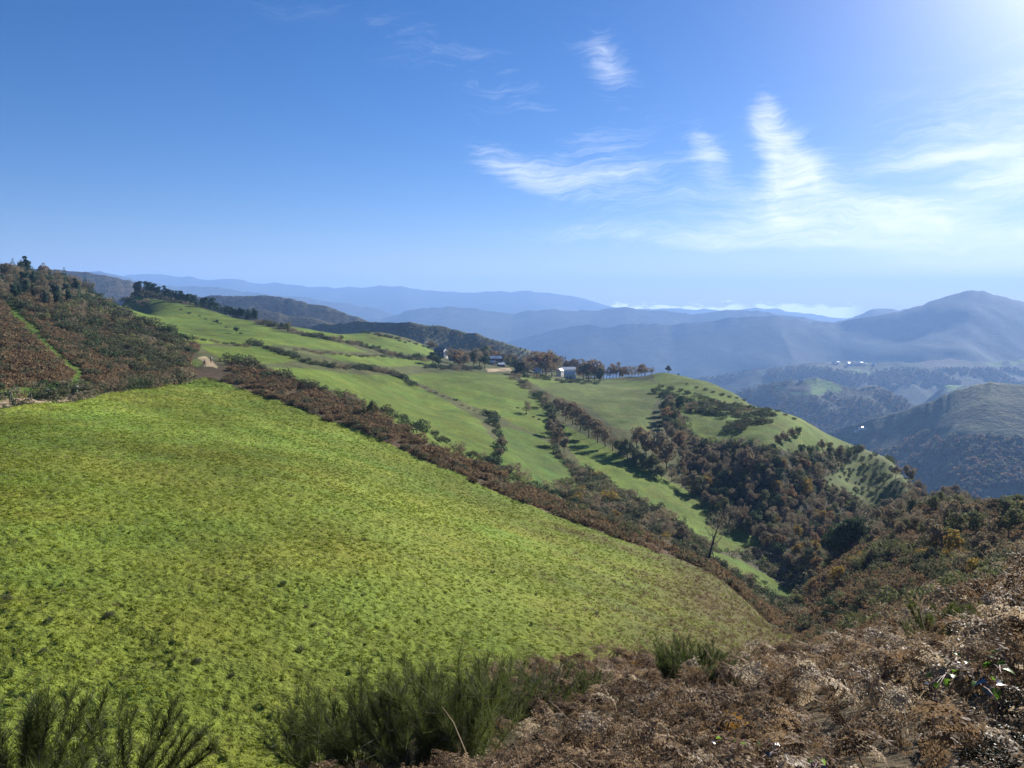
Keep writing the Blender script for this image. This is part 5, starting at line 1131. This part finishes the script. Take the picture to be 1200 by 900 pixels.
# ------------------------------------------------------------------ hikers on the track
def skin_mesh(name, verts, edges, mat, parent):
    me = bpy.data.meshes.new(name); me.from_pydata([v[:3] for v in verts], edges, []); me.materials.append(mat)
    o = link(name, me, parent); md = o.modifiers.new('skin', 'SKIN'); md.use_smooth_shade = True
    for i, v in enumerate(verts): me.skin_vertices[0].data[i].radius = (v[3], v[4] if len(v) > 4 else v[3])
    me.skin_vertices[0].data[0].use_root = True
    s = o.modifiers.new('sub', 'SUBSURF'); s.levels = 1; s.render_levels = 1; return o
def person(px, py, rz, top_m, leg_m, pack, label):
    p = ground_hit(px, py); e = empty('person', p, rz, 1.12)
    v = [(0, 0, .95, .13, .10), (0, .01, 1.2, .15, .11), (0, .0, 1.42, .14, .09), (0, .02, 1.52, .055), (0, .04, 1.60, .085, .095), (0, .04, 1.70, .085, .1), (.2, 0, 1.42, .055), (.27, .03, 1.16, .042), (.24, .22, .98, .032), (.24, .29, .95, .03), (-.2, 0, 1.42, .055), (-.27, -.05, 1.16, .042), (-.26, .08, .93, .032), (-.26, .15, .89, .03),
         (.1, .04, .88, .09), (.11, .2, .48, .062), (.11, .14, .08, .045), (.11, .28, .04, .04), (-.1, -.02, .88, .09), (-.11, -.02, .47, .062), (-.11, -.24, .10, .045), (-.11, -.12, .04, .04)]
    ed = [(0, 1), (1, 2), (2, 3), (3, 4), (4, 5), (2, 6), (6, 7), (7, 8), (8, 9), (2, 10), (10, 11), (11, 12), (12, 13), (0, 14), (14, 15), (15, 16), (16, 17), (0, 18), (18, 19), (19, 20), (20, 21)]
    skin_mesh('body', v, ed, M['skin'], e)
    g = lambda ids, k: [(v[i][0], v[i][1], v[i][2], v[i][3] + k, (v[i][4] if len(v[i]) > 4 else v[i][3]) + k) for i in ids]
    skin_mesh('jacket', g([0, 1, 2, 6, 7, 8, 10, 11, 12], .018), [(0, 1), (1, 2), (2, 3), (3, 4), (4, 5), (2, 6), (6, 7), (7, 8)], top_m, e)
    skin_mesh('trousers', g([0, 14, 15, 16, 18, 19, 20], .016), [(0, 1), (1, 2), (2, 3), (0, 4), (4, 5), (5, 6)], leg_m, e)
    skin_mesh('hair', [(0, .0, 1.66, .09), (0, .01, 1.74, .085), (0, .05, 1.79, .06)], [(0, 1), (1, 2)], M['hair'], e)
    if pack: skin_mesh('backpack', [(0, -.24, 1.0, .14, .1), (0, -.26, 1.25, .17, .13), (0, -.24, 1.48, .13, .1)], [(0, 1), (1, 2)], pack, e)
    return tag(e, label, 'person', 'hikers on the track')
person(247.5, 426.5, .9, M['cloth_dark'], M['cloth_dark'], M['cloth_white'], 'hiker in dark clothes with a white pack on the track bend')
person(240, 431, -.5, M['cloth_tan'], M['cloth_tan'], None, 'hiker in pale tan clothes lower on the track bend')

# ------------------------------------------------------------------ houses of the hamlet
def house(p, w, l, h, rz, wall, roof, label, name='stone_house', pitch=.5, chim=True, wins=2, group='houses of the hamlet', cat='house', gable=None, storeys=2):
    """w: gable width, l: ridge length (local x)"""
    e = empty(name, (p.x, p.y, p.z - .2), rz); rh = w * .5 * pitch
    b = MB(); hw, hl = w / 2, l / 2
    V = [(-hl, -hw, -1.5), (hl, -hw, -1.5), (hl, hw, -1.5), (-hl, hw, -1.5), (-hl, -hw, h), (hl, -hw, h), (hl, hw, h), (-hl, hw, h), (-hl, 0, h + rh), (hl, 0, h + rh)]
    b.add(V, [(0, 1, 5, 4), (2, 3, 7, 6), (1, 2, 6, 9, 5), (3, 0, 4, 8, 7)]); link('wall', b.mesh('wall', wall), e)
    if gable:
        g = MB(); g.add([(hl + .03, -hw, -1.4), (hl + .03, hw, -1.4), (hl + .03, hw, h), (hl + .03, 0, h + rh - .02), (hl + .03, -hw, h), (hl, -hw, -1.4), (hl, hw, -1.4), (hl, hw, h), (hl, 0, h + rh - .02), (hl, -hw, h)], [(0, 1, 2, 3, 4), (0, 5, 6, 1), (1, 6, 7, 2), (2, 7, 8, 3), (3, 8, 9, 4), (4, 9, 5, 0)]); link('gable_wall', g.mesh('gable_wall', gable), e)
    r = MB(); ov = .35; dz = ov * pitch
    for sg in (-1, 1):
        a = [(-hl - ov, sg * (hw + ov), h - dz), (hl + ov, sg * (hw + ov), h - dz), (hl + ov, 0, h + rh), (-hl - ov, 0, h + rh)]; a2 = [(x, y, z + .22) for x, y, z in a]
        r.add(a + a2, [(0, 3, 2, 1), (4, 5, 6, 7), (0, 1, 5, 4), (1, 2, 6, 5), (2, 3, 7, 6), (3, 0, 4, 7)])
    ro = link('roof', r.mesh('roof', roof), e)
    if chim:
        c = MB(); c.box(hl * .55, w * .1, h + rh + .5, .7, .7, 1.5); c.box(hl * .55, w * .1, h + rh + 1.3, .9, .9, .16); link('chimney', c.mesh('chimney', M['stone_wall']), ro)
    wm = None; pm = None
    for s in range(storeys):
        z = 1.2 + s * 2.6
        if z + .9 > h: break
        for k in range(wins):
            x = -hl + l * (k + .7) / (wins + .4)
            for sg in (-1, 1):
                if wm is None:
                    q = MB(); 
                    for bx in ((-.5, .5, .1, 1.2), (.5, .5, .1, 1.2)): q.box(bx[0], 0, 0, .1, .12, 1.2)
                    q.box(0, 0, .56, .9, .12, .08); q.box(0, 0, -.58, 1.3, .16, .06); wm = q.mesh('window', M['white_paint']); q = MB(); q.box(0, 0, 0, .9, .04, 1.1); pm = q.mesh('pane', M['glass'])
                o = link('window', wm, e, (x, sg * (hw + .04), z)); link('pane', pm, o)
    d = MB(); d.box(hl * .1, -hw - .04, 1.0, 1.0, .08, 2.1); link('door', d.mesh('door', M['wood']), e)
    return tag(e, label, cat, group)
MS, MW, SL, PR, RR_ = M['stone_wall'], M['white_wall'], M['slate'], M['pale_roof'], M['red_roof']
house(ground_d(516.5, 640), 7, 9, 6.0, R(-24), MS, SL, 'dark slate house with one white gable end at the hamlet edge', gable=MW)
house(ground_d(580, 652), 6.5, 10.5, 4.2, R(8), MS, PR, 'long low house with a pale grey roof beside the sandy yard', 'farm_house', .55)
house(ground_d(576, 622), 4, 5, 2.4, R(-30), MS, PR, 'small shed with a pale roof left of the yard', 'shed', .5, False, 1, cat='shed', storeys=1)
house(ground_d(587, 622), 4, 5, 2.2, R(20), MS, PR, 'small shed with a pale roof right of the yard', 'shed', .5, False, 1, cat='shed', storeys=1)
house(ground_d(529, 612), 3.2, 4, 1.8, R(10), MS, SL, 'tiny dark stone hut under the russet trees', 'stone_hut', .6, False, 0, cat='hut', storeys=1)
house(ground_d(613.5, 640), 5.5, 7, 4.5, R(-48), MS, PR, 'dark house with a bright tilted roof among evergreen trees', 'farm_house')
house(ground_d(620.5, 690), 5, 6, 6.5, R(15), MW, PR, 'small white house peeping over the russet trees', 'white_house')
house(ground_d(607, 690), 6, 7, 6, R(5), MW, SL, 'pale house with a slate roof behind evergreen trees', 'white_house')
house(ground_d(631, 626), 5, 5, 3.6, R(-12), MW, PR, 'little white house half hidden by the big brown tree', 'white_house', chim=False)
house(ground_d(666, 668), 8, 12, 6.4, R(8), MW, PR, 'largest white barn with a wide pale roof', 'barn', .42, False, 2, 'white barns of the hamlet', 'barn')
house(ground_d(668.5, 640), 5.5, 8.5, 4.4, R(-14), MW, PR, 'lower white barn standing before the largest one', 'barn', .5, False, 2, 'white barns of the hamlet', 'barn')
house(ground_d(656.5, 648), 4.2, 5, 5.2, R(62), MW, PR, 'narrow white barn at the left of the barn group', 'barn', .8, False, 1, 'white barns of the hamlet', 'barn')
def on_hill(key, px, py):
    X, Y, Z, PX, PY, Sg = HILLS[key]; q = np.where((Sg <= 1.0) & (Sg > .86), (PX - px) ** 2 + (PY - py) ** 2, 1e9); i, j = np.unravel_index(np.argmin(q), q.shape); return Vector((X[i, j], Y[i, j], Z[i, j]))
VH = [k for k in HILLS if k.startswith('valley_hill')]
far = [(VH[1], 939.5, 444.5, 13, 'lone white farmhouse beside the pale field on the wooded knoll')] + [(VH[0], x, y, 11 + (i % 3) * 2.5, f'{ORD[i]} tiny white house from the left in the far village') for i, (x, y) in enumerate(((977, 425.5), (982, 426), (993, 427), (998.5, 427), (1004.5, 427.5), (1010, 427), (1014, 427.5), (1023, 427.5)))]
far += [('grassy_hill', x, y, 7, f'{ORD[i]} tiny white building from the left in the far woods') for i, (x, y) in enumerate(((1003.5, 507), (1007, 503), (1011, 502), (1014, 503)))]
for i, (k, px, py, w, lab) in enumerate(far):
    house(on_hill(k, px, py), w * .8, w * 1.25, w * .62, R(-30 + 25 * (i % 4)), MW, SL if i % 3 == 0 else (RR_ if i % 3 == 1 else PR), lab, 'white_house', .5, False, 2, 'far white houses' if i < 9 else 'white buildings in the far woods', storeys=2)
p = ground_hit(896, 684); shrub('dark', p, hpx(p, 4), '', 'lone bushes', rg, label='small dark bush alone on the lowest pasture', wide=1.4)

# ------------------------------------------------------------------ haze
def build_haze():
    mt, nt, N, L, out = nodes_of('haze')
    pv = N.new('ShaderNodeVolumePrincipled'); pv.inputs['Color'].default_value = (*HAZE_COLOR, 1)
    pv.inputs['Density'].default_value = HAZE_DENSITY; pv.inputs['Anisotropy'].default_value = HAZE_G
    L.new(pv.outputs[0], out.inputs['Volume'])
    b = MB(); top = 440.0; bot = -760.0
    b.box(0, 0, (top + bot) / 2, 42000, 42000, top - bot)
    o = link('haze', b.mesh('haze', mt)); tag(o, 'thin blue haze filling the valley', kind='stuff')
build_haze()
